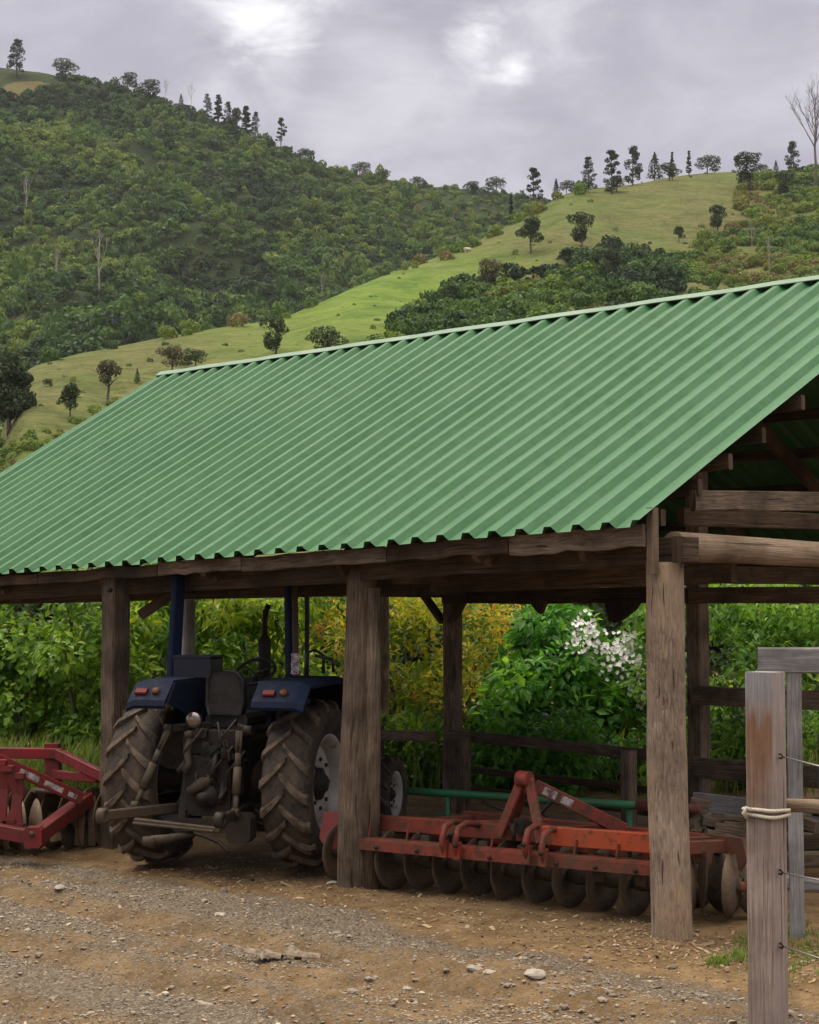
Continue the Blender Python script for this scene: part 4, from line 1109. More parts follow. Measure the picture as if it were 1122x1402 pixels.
mb = MB(); mb.beam(S(5.42, MIDW - .06, 2.06), S(5.09, MIDW - .06, 1.72), .045, .09, up=W); mb.build('knee_brace', M_BEAM, shed, world=True)
mb = MB(); mb.plate([(0, 0), (.36, .02), (.30, -.06), (.12, -.17), (.05, -.16)], S(3.12, MIDW - .17, 1.90), -U, (0, 0, 1), .06); mb.build('knee_brace', M_BEAM, shed, world=True)
mb = MB(); mb.plate([(0, 0), (.20, .02), (.13, -.11), (.10, -.10)], S(3.95, MIDW - .17, 1.91), -U, (0, 0, 1), .05); mb.build('knee_brace', M_BEAM, shed, world=True)
mb = MB(); mb.beam(S(5.1, .12, 1.80), S(5.0, .45, 2.02), .05, .08); mb.build('knee_brace', M_BEAM, shed, world=True)
# bolt in the left post, nails in the tie log
mb = MB()
for p_ in (at(151, 808, 13.45),): mb.lathe(p_, (-.1, -1, 0), [(0, .02), (.02, .02), (.022, .0)], 10)
t = NT('black_iron'); t.pbr((.018, .016, .015), .6, .6); M_IRON = t.m
mb.build('bolt', M_IRON, shed, world=True)

# ------------------------------------------------------------------ rail fence along the middle row
fence = thing('rail_fence', 'dark timber rail fence between the middle posts of the shed', 'fence', S(4, MIDW))
def rail(parent, a, b, w_, h, mat, name='rail', seg=4, jit=.006):
    mb = MB(); mb.beam(a, b, w_, h, seg=seg, jit=jit); return mb.build(name, mat, parent, world=True)
rail(fence, S(4.96, MIDW - .115, .700), S(2.40, MIDW - .115, .640), .038, .095, M_POSTD)
rail(fence, S(7.6, MIDW - .115, .60), S(5.13, MIDW - .115, .67), .038, .095, M_POSTD)
rail(fence, S(4.75, MIDW - .115, .215), S(2.40, MIDW - .115, .17), .036, .07, M_BEAM)
rail(fence, S(4.75, MIDW - .115, .40), S(2.40, MIDW - .115, .35), .03, .06, M_BEAM)
for px, d in ((862, 14.3), (635, 15.75), (517, 17.1)):
    p = at(px, 1100, d); mb = MB(); mb.beam((p.x, p.y, -.1), (p.x, p.y, .70), .11, .09, up=U, seg=3, jit=.004); mb.build('post', M_POSTD, fence, world=True)
yard = thing('yard_fence', 'timber yard rails running right from the shed post', 'fence', S(1, MIDW))
for k, (z, h, mt, jx) in enumerate(((1.155, .15, M_POSTD, 0), (.575, .165, M_POSTD, .01), (.30, .15, M_GREYW, .0), (.09, .14, M_BEAM, 0))):
    rail(yard, S(2.28, MIDW - .125 + .004 * k, z), S(-.55, MIDW - .125 + .004 * k, z + .0 - .02 * k), .042, h, mt)
mb = MB(); mb.beam(S(-.45, MIDW - .02, -.2), S(-.45, MIDW - .02, 1.35), .14, .14, up=U, seg=3); mb.build('post', M_POSTD, yard, world=True)
p = at(1105, 1000, 12.2); mb = MB(); mb.beam((p.x + .15, p.y, -.2), (p.x + .15, p.y, .98), .12, .12, up=(0, 1, 0), seg=3); mb.build('post', M_GREYW, yard, world=True)

# stacked timber offcuts in the dark corner behind the gate posts
GT = 'old timbers stacked behind the gate'
for i, (x0, y0, x1, y1, d, w_, h_, mt, lab) in enumerate((
        (985, 1248, 1170, 1262, 11.9, .16, .12, M_POSTD, 'lowest and longest old timber in the stack behind the gate post'),
        (1002, 1225, 1175, 1232, 12.0, .14, .11, M_BEAM, 'brown old timber second from the bottom of the stack'),
        (1010, 1200, 1165, 1216, 12.05, .12, .09, M_GREYW, 'grey weathered plank in the middle of the timber stack'),
        (996, 1182, 1150, 1176, 12.15, .13, .10, M_POSTD, 'dark timber second from the top of the stack'),
        (1020, 1158, 1168, 1150, 12.25, .12, .10, M_BEAM, 'topmost brown timber of the stack behind the gate post'))):
    a, b_ = at(x0, y0, d), at(x1, y1, d - .15); root = thing('old_timber', lab, 'timber', (a + b_) / 2, 0, GT)
    mb = MB(); mb.beam(a, b_, w_, h_, seg=4, jit=.01, ch=.015); mb.build('plank', mt, root, world=True)
p = at(1060, 1205, 12.6); root = thing('rubble_heap', 'dark heap of rubbish piled behind the old timbers', 'heap', (p.x, p.y, 0))
r = np.random.default_rng(4); mb = MB()
for k in range(46):
    c_0 = Vector((r.uniform(-.7, .9), r.uniform(0, .5), r.uniform(.02, .5) * r.uniform(.4, 1))); a = r.uniform(0, 6.28)
    mb.beam(c_0, c_0 + Vector((math.cos(a), math.sin(a) * .5, r.uniform(-.25, .25))) * r.uniform(.15, .45), r.uniform(.04, .12), r.uniform(.03, .09))
mb.build('scrap', M_POSTD, root)

# ------------------------------------------------------------------ gate at the right
d = 7.82
gp = at(1053, 1402, d); base = Vector((gp.x, gp.y, 0)); zt = at(1053, 920, d).z
gate_post = thing('gate_post', 'square weathered gate post with a rope tied round it', 'post', base)
yaw = R(50)
ex, ey = Vector((math.cos(yaw), math.sin(yaw), 0)), Vector((-math.sin(yaw), math.cos(yaw), 0))
mb = MB(); mb.beam(base - Vector((0, 0, .3)), Vector((base.x, base.y, zt)), .135, .135, up=ey, seg=16, jit=.0015, ch=.010); mb.build('post_timber', M_GATE, gate_post, world=True)
t = NT('old_rope'); c = t.ramp(t.noise(t.coord('Object'), 160, 3), [(.35, (.34, .29, .22)), (.65, (.62, .56, .46))]); t.pbr(c, .9); M_ROPE = t.m
zr = at(1053, 1112, d).z
mb = MB()
for k in range(2):
    pts = []
    for i in range(33):
        a = 2 * math.pi * i / 32; q = Vector((math.cos(a), math.sin(a), 0)); s = .078 / max(abs(q.dot(ex)), abs(q.dot(ey)), .74) * 1.0
        pts.append(base + q * s + Vector((0, 0, zr + .019 * k - .008 + .010 * math.sin(a + 1 + k) - .012 * math.cos(a))))
    mb.tube(pts, .0085, 8, cap=False)
lft = base + Vector((-.092, -.03, zr))
mb.tube([lft + Vector((.0, 0, -.02)), lft + Vector((-.014, -.016, .0)), lft + Vector((-.006, -.02, .024)), lft + Vector((.016, -.02, .012))], .0095, 8)
mb.build('rope', M_ROPE, gate_post, world=True)
mb = MB()
for px, py in ((1071, 1036), (1071, 1195), (1072, 1296)):
    q = at(px, py, d - .085); mb.tube([q + Vector((-.004, .03, .009)), q + Vector((-.002, -.004, .008)), q + Vector((.002, -.008, 0)), q + Vector((-.002, -.004, -.008)), q + Vector((-.004, .03, -.009))], .0042, 6)
mb.build('staple', M_IRON, gate_post, world=True)
mb = MB()
for px, py, hh in ((1036, 945, .06), (1034, 1120, .12), (1041, 1240, .10), (1040, 1330, .16), (1075, 1180, .09)):
    q = at(px, py, d - .10 - (.0 if px < 1050 else 0)); mb.beam(q, q + Vector((.002, 0, -hh)), .0045, .004)
# frame: grey post and top rail
q0 = gnd(1092, 1284); zt2 = at(1092, 921, q0.y).z
frame = thing('gateway', 'weathered grey timber gateway with a heavy top rail behind the gate post', 'gateway', q0)
mb = MB(); mb.beam((q0.x, q0.y, -.2), (q0.x, q0.y, zt2), .085, .085, up=(math.sin(.2), math.cos(.2), 0), seg=6, jit=.003); mb.build('upright', M_GREYW, frame, world=True)
a = at(1038, 904, q0.y - .35); b_ = at(1290, 904, q0.y - 1.15)
mb = MB(); mb.beam(at(1038, 904, q0.y + .05), at(1330, 905, q0.y - .15), .13, .145, seg=5, jit=.003, ch=.008); mb.build('top_rail', M_GREYW, frame, world=True)
# gate rail, round and pale
a = at(1076, 1103, d + .04); b_ = at(1300, 1113, d - .25)
gr = thing('gate_rail', 'round pale wooden gate rail held by the rope', 'rail', a)
mb = MB(); mb.tube([a.lerp(b_, k / 6) + Vector((0, 0, .004 * math.sin(k * 2))) for k in range(7)], [.030, .030, .031, .030, .031, .030, .030], 14, noise=.01); mb.build('pole', M_LIGHT, gr, world=True)
t = NT('galvanised_wire'); t.pbr((.34, .33, .32), .45, .8); M_WIRE = t.m
for (px, py, ey_, lab) in ((1072, 1036, 1049, 'top strand of fence wire stapled to the gate post'), (1072, 1195, 1204, 'middle strand of fence wire stapled below the rope'), (1073, 1296, 1313, 'lowest strand of fence wire near the ground')):
    a = at(px, py, d - .085); b_ = at(1300, py + (ey_ - py) * 3.6, d - .5)
    mb = MB(); mb.tube([a, a.lerp(b_, .3) - Vector((0, 0, .012)), a.lerp(b_, .65) - Vector((0, 0, .012)), b_], .0042, 6)
    tag(mb.build('fence_wire', M_WIRE, None), lab, 'wire', 'fence wires on the gate post')

# ------------------------------------------------------------------ stones and litter on the yard
t = NT('stone'); c = t.ramp(t.noise(t.coord('Object'), 40, 5), [(.3, (.20, .17, .135)), (.7, (.38, .34, .285))])
hs = t.n('ShaderNodeHueSaturation'); t.l(c, hs.inputs['Color']); t.l(t.math('ADD', t.math('MULTIPLY', t.rnd(), .5), .75), hs.inputs['Value']); t.pbr(hs.outputs[0], .9, 0, t.bump(t.noise(t.coord('Object'), 60, 4), .6, .004)); M_STONE = t.m
def stone_mesh(mb, c, rad, flat, seed, sub=2):
    bm = bmesh.new(); bmesh.ops.create_icosphere(bm, subdivisions=sub, radius=1.0); rr_ = random.Random(seed)
    ax = [Vector((rr_.uniform(-1, 1), rr_.uniform(-1, 1), rr_.uniform(-1, 1))).normalized() for _ in range(7)]
    vs_ = []
    for v in bm.verts:
        p = v.co.copy()
        for a_ in ax:
            q = p.dot(a_)
            if q > .62: p -= a_ * (q - .62) * .9
        vs_.append(Vector(c) + Vector((p.x * rad * 1.25, p.y * rad, p.z * rad * flat)))
    mb.add(vs_, [[v.index for v in f.verts] for f in bm.faces], smooth=False); bm.free()
for px, py, rpx, fl, lab in ((650, 1330, 13, .5, 'grey rounded stone left of the bigger pale one on the gravel'), (731, 1341, 15, .5, 'biggest pale stone lying on the gravel'), (672, 1335, 8, .6, 'small tan stone between the grey stone and the pale one'),
        (270, 1356, 9, .5, 'white chip of stone low in the middle of the gravel'), (83, 1222, 9, .5, 'pale stone on the gravel near the red implement'), (302, 1258, 9, .55, 'tan stone above the litter on the gravel'), (168, 1286, 6, .5, 'small pale stone on the left gravel'), (505, 1343, 7, .6, 'small tan stone right of the bark litter'),
        (455, 1210, 9, .4, 'flat pale stone at the foot of the middle log post'), (563, 1292, 7, .5, 'tan stone on the dirt in front of the disc harrow')):
    q = gnd(px, py); s = rpx / F * q.y
    mb = MB(); stone_mesh(mb, (0, 0, 0), s, fl, px, 2); o = mb.build('stone', M_STONE); o.location = (q.x, q.y, gz(q.x, q.y) + s * fl * .25); o.rotation_euler = (0, 0, px * .7)
    tag(o, lab, 'stone', 'larger stones on the yard')
# gravel: loose stones, one stuff object
r = np.random.default_rng(33)
bm = bmesh.new(); bmesh.ops.create_icosphere(bm, subdivisions=1, radius=1.0)
IV = np.array([v.co[:] for v in bm.verts]); IF = np.array([[v.index for v in f.verts] for f in bm.faces]); bm.free()
N = 46000
gx = r.uniform(-3.6, 3.4, N * 2); gy = 7.2 + 6.4 * r.uniform(0, 1, N * 2) ** 1.5
uu, ww = UW(gx, gy)
ed = -0.62 - .33 * sstep(-2, 0.4, -uu) + .9 * (fbm(gx * .8, gy * .8, 21, 4) - .5) + .10 * np.sin(uu * 1.1)
pr_ = np.clip(1.1 - sstep(ed - .55, ed + .25, ww),   .05, 1) * (.22 + .75 * sstep(.38, .60, fbm(gx * 2.2, gy * 2.2, 88, 3)))
k = r.random(N * 2) < pr_
k &= ww < 1.6
gx, gy = gx[k][:N], gy[k][:N]; n = len(gx)
sz = .0034 * np.exp(r.normal(0, .60, n)); sz = np.minimum(sz, .026)
h = ground_h(gx, gy)
V = IV[None] * (1 + r.normal(0, .18, (n, len(IV), 1)))
A = r.uniform(0, 6.28, n); ca, sa = np.cos(A)[:, None], np.sin(A)[:, None]
vx = V[..., 0] * 1.35; vy = V[..., 1]; vz = V[..., 2] * .62
Vw = np.stack([gx[:, None] + (vx * ca - vy * sa) * sz[:, None], gy[:, None] + (vx * sa + vy * ca) * sz[:, None], h[:, None] + vz * sz[:, None] + sz[:, None] * .25], -1).reshape(-1, 3)
FF = (IF[None] + np.arange(n)[:, None, None] * len(IV)).reshape(-1, 3)
ti = np.repeat(np.clip(r.normal(.45, .22, n), 0, 1), len(IF))
t = NT('gravel_stones'); a_ = t.n('ShaderNodeAttribute', attribute_name='tint').outputs['Fac']
t.pbr(t.ramp(a_, [(0, (.10, .08, .06)), (.35, (.20, .165, .125)), (.6, (.27, .23, .18)), (.85, (.29, .225, .15)), (1, (.42, .37, .30))]), .9)
tag(poly_mesh('gravel', Vw, FF, t.m, ti), 'loose grey and tan gravel stones scattered over the yard', kind='stuff')
# wood chips and clods around the right post and along the drip line
N = 4200
uu = r.uniform(-1.6, 4.2, N); ww = r.normal(-.25, .35, N)
uu[2600:] = r.uniform(-3, 6.5, 1600); ww[2600:] = r.uniform(-4.2, -.3, 1600)
uu[:900] = r.normal(-.2, .55, 900); ww[:900] = r.normal(-.22, .28, 900)
Pw = np.array([S(a, b)[:] for a, b in zip(uu, ww)])
h = ground_h(Pw[:, 0], Pw[:, 1]); n = N
L = .0065 * np.exp(r.normal(0, .55, n)); A = r.uniform(0, 6.28, n); d1 = np.stack([np.cos(A), np.sin(A), r.uniform(-.3, .45, n)], -1); d2 = np.stack([-np.sin(A), np.cos(A), r.uniform(-.3, .3, n)], -1)
c0 = np.stack([Pw[:, 0], Pw[:, 1], h + .004], -1); Lc = L[:, None]
V = np.stack([c0 - d1 * Lc - d2 * Lc * .45, c0 + d1 * Lc - d2 * Lc * .5, c0 + d1 * Lc * 1.2 + d2 * Lc * .3, c0 - d1 * Lc * .8 + d2 * Lc * .4], 1)
top = V + np.array([0, 0, .004]); V8 = np.concatenate([V, top], 1).reshape(-1, 3)
q = np.array([[0, 1, 2, 3], [4, 5, 6, 7], [0, 1, 5, 4], [1, 2, 6, 5], [2, 3, 7, 6], [3, 0, 4, 7]])
FF = (q[None] + np.arange(n)[:, None, None] * 8).reshape(-1, 4)
t = NT('chip_wood'); a_ = t.n('ShaderNodeAttribute', attribute_name='tint').outputs['Fac']
t.pbr(t.ramp(a_, [(0, (.14, .085, .045)), (.5, (.30, .205, .12)), (1, (.52, .40, .27))]), .9)
tag(poly_mesh('wood_chips', V8, FF, t.m, np.repeat(np.clip(r.normal(.45, .25, n), 0, 1), 6)), 'dry bark chips and clods littering the dirt along the shed front', kind='stuff')
q = gnd(392, 1316); lit = thing('bark_litter', 'clump of curled dry bark lying on the gravel', 'litter', (q.x, q.y, gz(q.x, q.y)))
t = NT('dry_bark'); c = t.ramp(t.noise(t.coord('Object'), 30, 4), [(.35, (.085, .062, .04)), (.65, (.25, .195, .14))]); t.pbr(c, .9); M_DRY = t.m
rr_ = random.Random(5)
for k in range(7):
    a = rr_.uniform(0, 3.1); c0 = Vector((rr_.uniform(-.12, .12), rr_.uniform(-.07, .07), .012)); L = rr_.uniform(.04, .1); dd = Vector((math.cos(a), math.sin(a) * .6, rr_.uniform(-.1, .25)))
    sd = Vector((-dd.y, dd.x, .1)).normalized(); mb = MB()
    mb.rings([[c0 + dd * (x * L) + sd * (w_ * L * .33) + Vector((0, 0, (.9 - (w_ * w_)) * L * .25 + o)) for w_, o in ((-1, 0), (-.5, 0), (0, 0), (.5, 0), (1, 0), (1, .004), (.5, .004), (0, .004), (-.5, .004), (-1, .004))] for x in (-1, -.3, .4, 1)], smooth=False)
    mb.build('bark_piece', M_DRY, lit)
# ------------------------------------------------------------------ machinery materials
t = NT('tyre_rubber'); ob = t.coord('Object')
n1 = t.noise(ob, 7, 5, .65); n2 = t.noise(ob, 40, 4, .7)
c = t.mix(t.ramp(t.math('ADD', t.math('MULTIPLY', n1, .6), t.math('MULTIPLY', n2, .4)), [(.40, 0.0), (.62, .9)]), (.022, .019, .017), (.085, .062, .042))
t.pbr(c, .85, 0, t.bump(n2, .3, .004), .3); M_TYRE = t.m
t = NT('tyre_lug_rubber'); ob = t.coord('Object')
c = t.mix(t.ramp(t.noise(ob, 12, 5, .7), [(.36, 0.0), (.58, 1.0)]), (.030, .025, .021), (.120, .088, .060))
t.pbr(c, .9, 0, t.bump(t.noise(ob, 60, 4), .3, .004), .25); M_LUG = t.m
M_BLUE = m_paint('blue_paint', (.0026, .0105, .036), (.030, .023, .017), .25, (.03, .02, .016), .2, .7, spec=.12)
M_DBLUE = m_paint('dark_blue_paint', (.006, .012, .028), (.030, .023, .018), .4, (.03, .022, .018), .15, .45)
M_RIM = m_paint('white_rim_paint', (.50, .475, .43), (.20, .155, .11), .55, (.16, .10, .06), .22, .55)
M_GREASE = m_paint('greasy_iron', (.018, .016, .0145), (.052, .038, .027), .7, (.03, .02, .013), .3, .6, .3)
M_MUDDY = m_paint('muddy_iron', (.048, .038, .030), (.105, .076, .050), .75, (.05, .03, .018), .4, .75, .2)
M_RED = m_paint('orange_red_paint', (.245, .032, .021), (.095, .055, .032), .75, (.085, .036, .020), .62, .55, fade=(.175, .026, .019))
M_ORANGE = m_paint('bright_orange_paint', (.42, .066, .018), (.14, .075, .04), .45, (.12, .05, .025), .45, .5, fade=(.38, .055, .018))
M_CRIM = m_paint('crimson_paint', (.22, .010, .016), (.085, .04, .03), .5, (.06, .026, .018), .42, .45, fade=(.13, .008, .013))
M_GREENP = m_paint('green_pipe_paint', (.018, .165, .070), (.10, .08, .05), .3, (.16, .06, .03), .25, .45)
M_DISC = m_paint('worn_steel_disc', (.075, .058, .045), (.21, .150, .095), .9, (.085, .047, .026), .45, .65, .35)
t = NT('black_vinyl'); t.pbr(t.ramp(t.noise(t.coord('Object'), 20, 4), [(.4, (.008, .0075, .007)), (.65, (.020, .018, .016))]), .6); M_BLACK = t.m
t = NT('red_lens'); t.pbr((.09, .004, .004), .5, 0, None, .15); M_RLENS = t.m
t = NT('amber_lens'); t.pbr((.07, .026, .008), .5, 0, None, .15); M_ALENS = t.m
t = NT('lamp_glass'); t.pbr((.20, .17, .155), .12, .7, None, .8); M_LAMP = t.m
t = NT('worn_decal'); c = t.ramp(t.noise(t.coord('Object'), 28, 5, .7), [(.42, (.10, .05, .05)), (.52, (.30, .27, .265)), (.7, (.44, .42, .42))]); t.pbr(c, .5); M_DECAL = t.m

def build_wheel(parent, c, R_, wd, rimr, lugs, lugh, side, name='wheel', dish=.05):
    "c local centre, axle along local x; side = +1 when the outer face looks to +x"
    x = Vector((1, 0, 0))
    hub = bpy.data.objects.new(name, None); COL.objects.link(hub); hub.parent = parent; hub.location = c
    h = wd / 2
    mb = MB(); tw = R_ - rimr
    pr = [(-h * .74, rimr), (-h * .90, rimr + tw * .12), (-h * 1.02, rimr + tw * .45), (-h * 1.0, rimr + tw * .68), (-h * .86, R_ - lugh - tw * .04), (-h * .5, R_ - lugh + .002), (0, R_ - lugh + .006),
          (h * .5, R_ - lugh + .002), (h * .86, R_ - lugh - tw * .04), (h * 1.0, rimr + tw * .68), (h * 1.02, rimr + tw * .45), (h * .90, rimr + tw * .12), (h * .74, rimr)]
    mb.lathe((0, 0, 0), x, pr, 56)
    ty = mb.build('tyre', M_TYRE, hub)
    mb = MB()
    for s in (-1, 1):
        for k in range(lugs):
            a0 = 2 * math.pi * (k + (.5 if s > 0 else 0)) / lugs
            ring = []
            for i in range(8):
                tt = i / 7
                xx = s * (-.10 * h + tt * 1.12 * h)
                ang = a0 - (.46 * tt - .10 * tt * tt) * (.85 if R_ > .4 else 1.1)
                lift = lugh * (1 - .15 * tt) * (1 if tt < .9 else .7)
                rb = R_ - lugh - .012 - (.0 if tt < .75 else (tt - .75) * .22 * tw * 2)
                rt = rb + lift + .012
                hw = (.030 if R_ > .4 else .017) * (.8 + .5 * tt)
                def pt(r_, da): return Vector((xx, -r_ * math.cos(ang + da), r_ * math.sin(ang + da)))
                ring.append([pt(rb, -hw / R_ * 1.25), pt(rt, -hw / R_ * .7), pt(rt, hw / R_ * .7), pt(rb, hw / R_ * 1.25)])
            mb.rings(ring, smooth=False)
    mb.build('lug_tread', M_LUG, hub)
    mb = MB()
    o = side
    mb.lathe((0, 0, 0), x * o, [(-h * .86, rimr + .010), (-h * .80, rimr + .012), (-h * .72, rimr - .012), (-h * .3, rimr - .035), (h * .2, rimr - .04), (h * .72, rimr - .012), (h * .80, rimr + .012), (h * .86, rimr + .010), (h * .80, rimr - .008), (h * .70, rimr - .03), (h * .2, rimr - .055), (-h * .3, rimr - .05), (-h * .70, rimr - .03), (-h * .86, rimr + .010)], 44)
    mb.lathe((0, 0, 0), x * o, [(h * .12, rimr - .045), (h * .28, rimr - .07), (h * .42, rimr * .66), (h * .44, rimr * .42), (h * .30, rimr * .36), (h * .30, 0)], 40)
    mb.lathe((0, 0, 0), x * o, [(h * .08, rimr - .045), (h * .22, rimr - .07), (h * .36, rimr * .66), (h * .38, rimr * .42), (h * .26, rimr * .36), (h * .26, 0)], 40)
    mb.build('rim', M_RIM, hub)
    mb = MB()
    mb.lathe((0, 0, 0), x * o, [(h * .27, rimr * .34), (h * .5, rimr * .33), (h * .58, rimr * .22), (h * .74, rimr * .16), (h * .76, 0)], 20)
    for k in range(8):
        a = 2 * math.pi * k / 8; q = Vector((0, math.cos(a), math.sin(a))) * rimr * .50
        mb.lathe(q, x * o, [(h * .36, .016), (h * .52, .016), (h * .52, 0)], 6)
    mb.build('hub', M_GREASE, hub)
    return hub

# ------------------------------------------------------------------ the tractor
TRH = R(-16)
TC = Vector((-1.29, 12.78, .018))
tr = thing('tractor', 'old blue farm tractor parked in the shed with its rear wheels towards the yard', 'tractor', TC, TRH)
RW = .605
build_wheel(tr, (-.575, 0, RW - .015), RW, .345, .345, 17, .036, -1)
build_wheel(tr, (.60, 0, RW - .015), RW, .345, .345, 17, .036, 1)
build_wheel(tr, (-.50, 1.95, .31), .325, .21, .18, 14, .018, -1)
build_wheel(tr, (.58, 1.95, .31), .325, .21, .18, 14, .018, 1)
# body: transmission, engine, hood
mb = MB()
mb.box((0, .35, .72), (.42, 1.3, .46), ch=.05); mb.box((0, -.34, .60), (.34, .22, .42), ch=.05); mb.box((0, 1.45, .62), (.36, 1.1, .36), ch=.04)
mb.box((0, -.22, .90), (.40, .40, .16), ch=.04)
mb.lathe((-.66, 0, .59), (1, 0, 0), [(0, .05), (.02, .10), (.10, .10), (.16, .075), (.40, .085), (.42, .15), (.60, .16)], 18)
mb.lathe((.66, 0, .59), (-1, 0, 0), [(0, .05), (.02, .10), (.10, .10), (.16, .075), (.40, .085), (.42, .15), (.60, .16)], 18)
mb.beam((-.50, 1.95, .31), (.58, 1.95, .31), .10, .10)
mb.build('transmission', M_GREASE, tr)
mb = MB()
mb.rings([[(-.27, y, .80), (-.29, y, 1.05), (-.22, y, z), (.22, y, z), (.29, y, 1.05), (.27, y, .80)] for y, z in ((.85, 1.22), (1.3, 1.21), (2.1, 1.15), (2.25, 1.08))], smooth=False)
mb.build('hood', M_BLUE, tr)
mb = MB(); mb.box((0, 2.28, .93), (.46, .05, .34), ch=.02)
for k in range(6): mb.box((0, 2.31, .80 + .05 * k), (.42, .012, .016), ch=.003)
mb.build('grille', M_BLACK, tr)
mb = MB(); mb.rings([[(-.26, .72, .95), (-.26, .72, 1.26), (.26, .72, 1.26), (.26, .72, .95)], [(-.28, .84, .95), (-.28, .84, 1.30), (.28, .84, 1.30), (.28, .84, .95)]], smooth=False); mb.build('dashboard', M_BLACK, tr)
# fenders
for s in (-1, 1):
    mb = MB()
    out = [(-.66, 1.165), (-.645, 1.205), (-.50, 1.335), (.30, 1.345), (.62, 1.20), (.74, .98)]
    inn = [(p[0] + .012 * (1 if i < 3 else 0), p[1] - .022) for i, p in enumerate(out)]
    x0, x1 = (-.24, -.53) if s < 0 else (.40, .78)
    mb.rings([[Vector((x, y, z - (.025 if x == x1 else 0))) for y, z in out + inn[::-1]] for x in (x0, x0 * .65 + x1 * .35, x0 * .2 + x1 * .8, x1)], smooth=False)
    fo = mb.build('fender', M_BLUE, tr)
    mb = MB()                                                            # inner wall down to the platform
    wall = [(-.62, 1.18), (-.50, 1.32), (.30, 1.33), (.62, 1.18), (.72, .96), (.72, .58), (.30, .58), (.02, .78), (-.32, 1.10)]
    mb.rings([[Vector((x, y, z)) for y, z in wall] for x in ((-.228, -.246) if s < 0 else (.395, .415))], smooth=False)
    mb.build('fender_wall', M_BLUE, tr)
    n = Vector((0, -.72, .69))
    for xx, mt, nm in (((-.70, M_RLENS, 'tail_light'), (-.585, M_ALENS, 'indicator_light')) if s < 0 else ((.56, M_RLENS, 'tail_light'), (.655, M_ALENS, 'indicator_light'))) if False else (((-.44, M_RLENS, 'tail_light'), (-.335, M_ALENS, 'indicator_light')) if s < 0 else ((.51, M_RLENS, 'tail_light'), (.615, M_ALENS, 'indicator_light'))):
        mb = MB(); c = Vector((xx, -.585, 1.258))
        if mt is M_RLENS: mb.beam(c + Vector((-.042, -.010, 0)), c + Vector((.042, -.010, 0)), .03, .055, up=(0, .69, .72), ch=.012)
        else: mb.lathe(c, n, [(0, .030), (.016, .030), (.022, .022), (.024, 0)], 14)
        mb.build(nm, mt, fo)
    mb = MB(); mb.beam((s * .64, -.05, .40), (s * .30, .9, .45), .03, .12); mb.box((s * .36, .55, .60), (.32, .55, .03))
    mb.build('footplate', M_GREASE, tr)
# roll frame and front pillars
for s in (-1, 1):
    mb = MB(); mb.beam((s * .465 - .04, .10, 1.30), (s * .44 - .04, .13, 2.12), .075, .085, ch=.01); mb.build('roll_post', M_BLUE, tr)
mb = MB(); mb.beam((-.49, .13, 2.13), (.41, .13, 2.13), .085, .06, ch=.01); mb.build('roll_bar', M_BLUE, tr)
mb = MB(); mb.beam((.475, .05, 1.35), (.45, .08, 2.1), .045, .02); mb.build('roll_strap', M_MUDDY, tr)
mb = MB(); mb.box((.474, .035, 1.44), (.062, .006, .15), ch=.004); mb.build('notice_plate', M_DECAL, tr)
for xx, y_ in ((.47, .30), ):
    mb = MB(); mb.beam((xx, y_, 1.33), (xx, y_, 1.95), .03, .03); mb.build('front_pillar', M_BLACK, tr)
mb = MB(); mb.tube([(.57, -.02, 1.36), (.57, .0, 1.52), (.60, .10, 1.54), (.66, .12, 1.50), (.66, .12, 1.37)], .012, 8); mb.tube([(.60, .1, 1.50), (.72, .14, 1.47), (.73, .14, 1.38)], .012, 8); mb.build('grab_rail', M_BLACK, tr)
# muffler
mb = MB(); mb.lathe((-.21, 1.22, 1.15), (0, 0, 1), [(0, .03), (.08, .032), (.09, .05), (.44, .05), (.46, .03), (.47, .026)], 16)
mb.tube([(-.21, 1.22, 1.60), (-.21, 1.22, 1.74), (-.195, 1.20, 1.80), (-.16, 1.16, 1.855)], .022, 12); mb.build('muffler', M_GREASE, tr)
SX = -.04
mb = MB(); mb.tube([(SX + .15 * math.cos(a), .58 + .12 * math.sin(a), 1.36 + .09 * math.sin(a)) for a in [2 * math.pi * i / 24 for i in range(25)]], .013, 8, cap=False)
for a in (0.5, 2.6, 4.7): mb.tube([(SX, .58, 1.34), (SX + .15 * math.cos(a), .58 + .12 * math.sin(a), 1.36 + .09 * math.sin(a))], .009, 6)
mb.tube([(SX, .58, 1.34), (SX, .72, 1.2)], .018, 8); mb.build('steering_wheel', M_BLACK, tr)
# seat
mb = MB()
mb.rings([[Vector((x * sx + .03, y + .02 * (abs(x) > .11), z)) for x, z in ((-.13, 1.08), (-.145, 1.16), (-.14, 1.33), (-.10, 1.385), (0, 1.40), (.10, 1.385), (.14, 1.33), (.145, 1.16), (.13, 1.08))] for y, sx in ((-.23, .9), (-.25, .985), (-.19, 1.0), (-.15, .95))], smooth=True)
mb.build('seat_back', M_BLACK, tr)
mb = MB(); mb.box((.03, .03, 1.04), (.32, .42, .10), ch=.04); mb.box((0, .0, .95), (.24, .3, .1), ch=.02); mb.build('seat', M_BLACK, tr)
mb = MB(); mb.box((-.29, .06, 1.41), (.29, .24, .15), ch=.015); mb.box((-.29, .06, 1.488), (.305, .255, .016), ch=.008); mb.build('tool_box', M_DBLUE, tr)
# work lamp
mb = MB(); mb.lathe((-.125, -.33, 1.055), (0, -1, -.05), [(0, .02), (.03, .05), (.07, .062), (.085, .064)], 18); wl = mb.build('work_lamp', M_GREASE, tr)
mb = MB(); mb.lathe((-.125, -.412, 1.051), (0, -1, -.05), [(0, .06), (.012, .052), (.02, .03), (.022, 0)], 18); mb.build('lamp_lens', M_LAMP, wl)
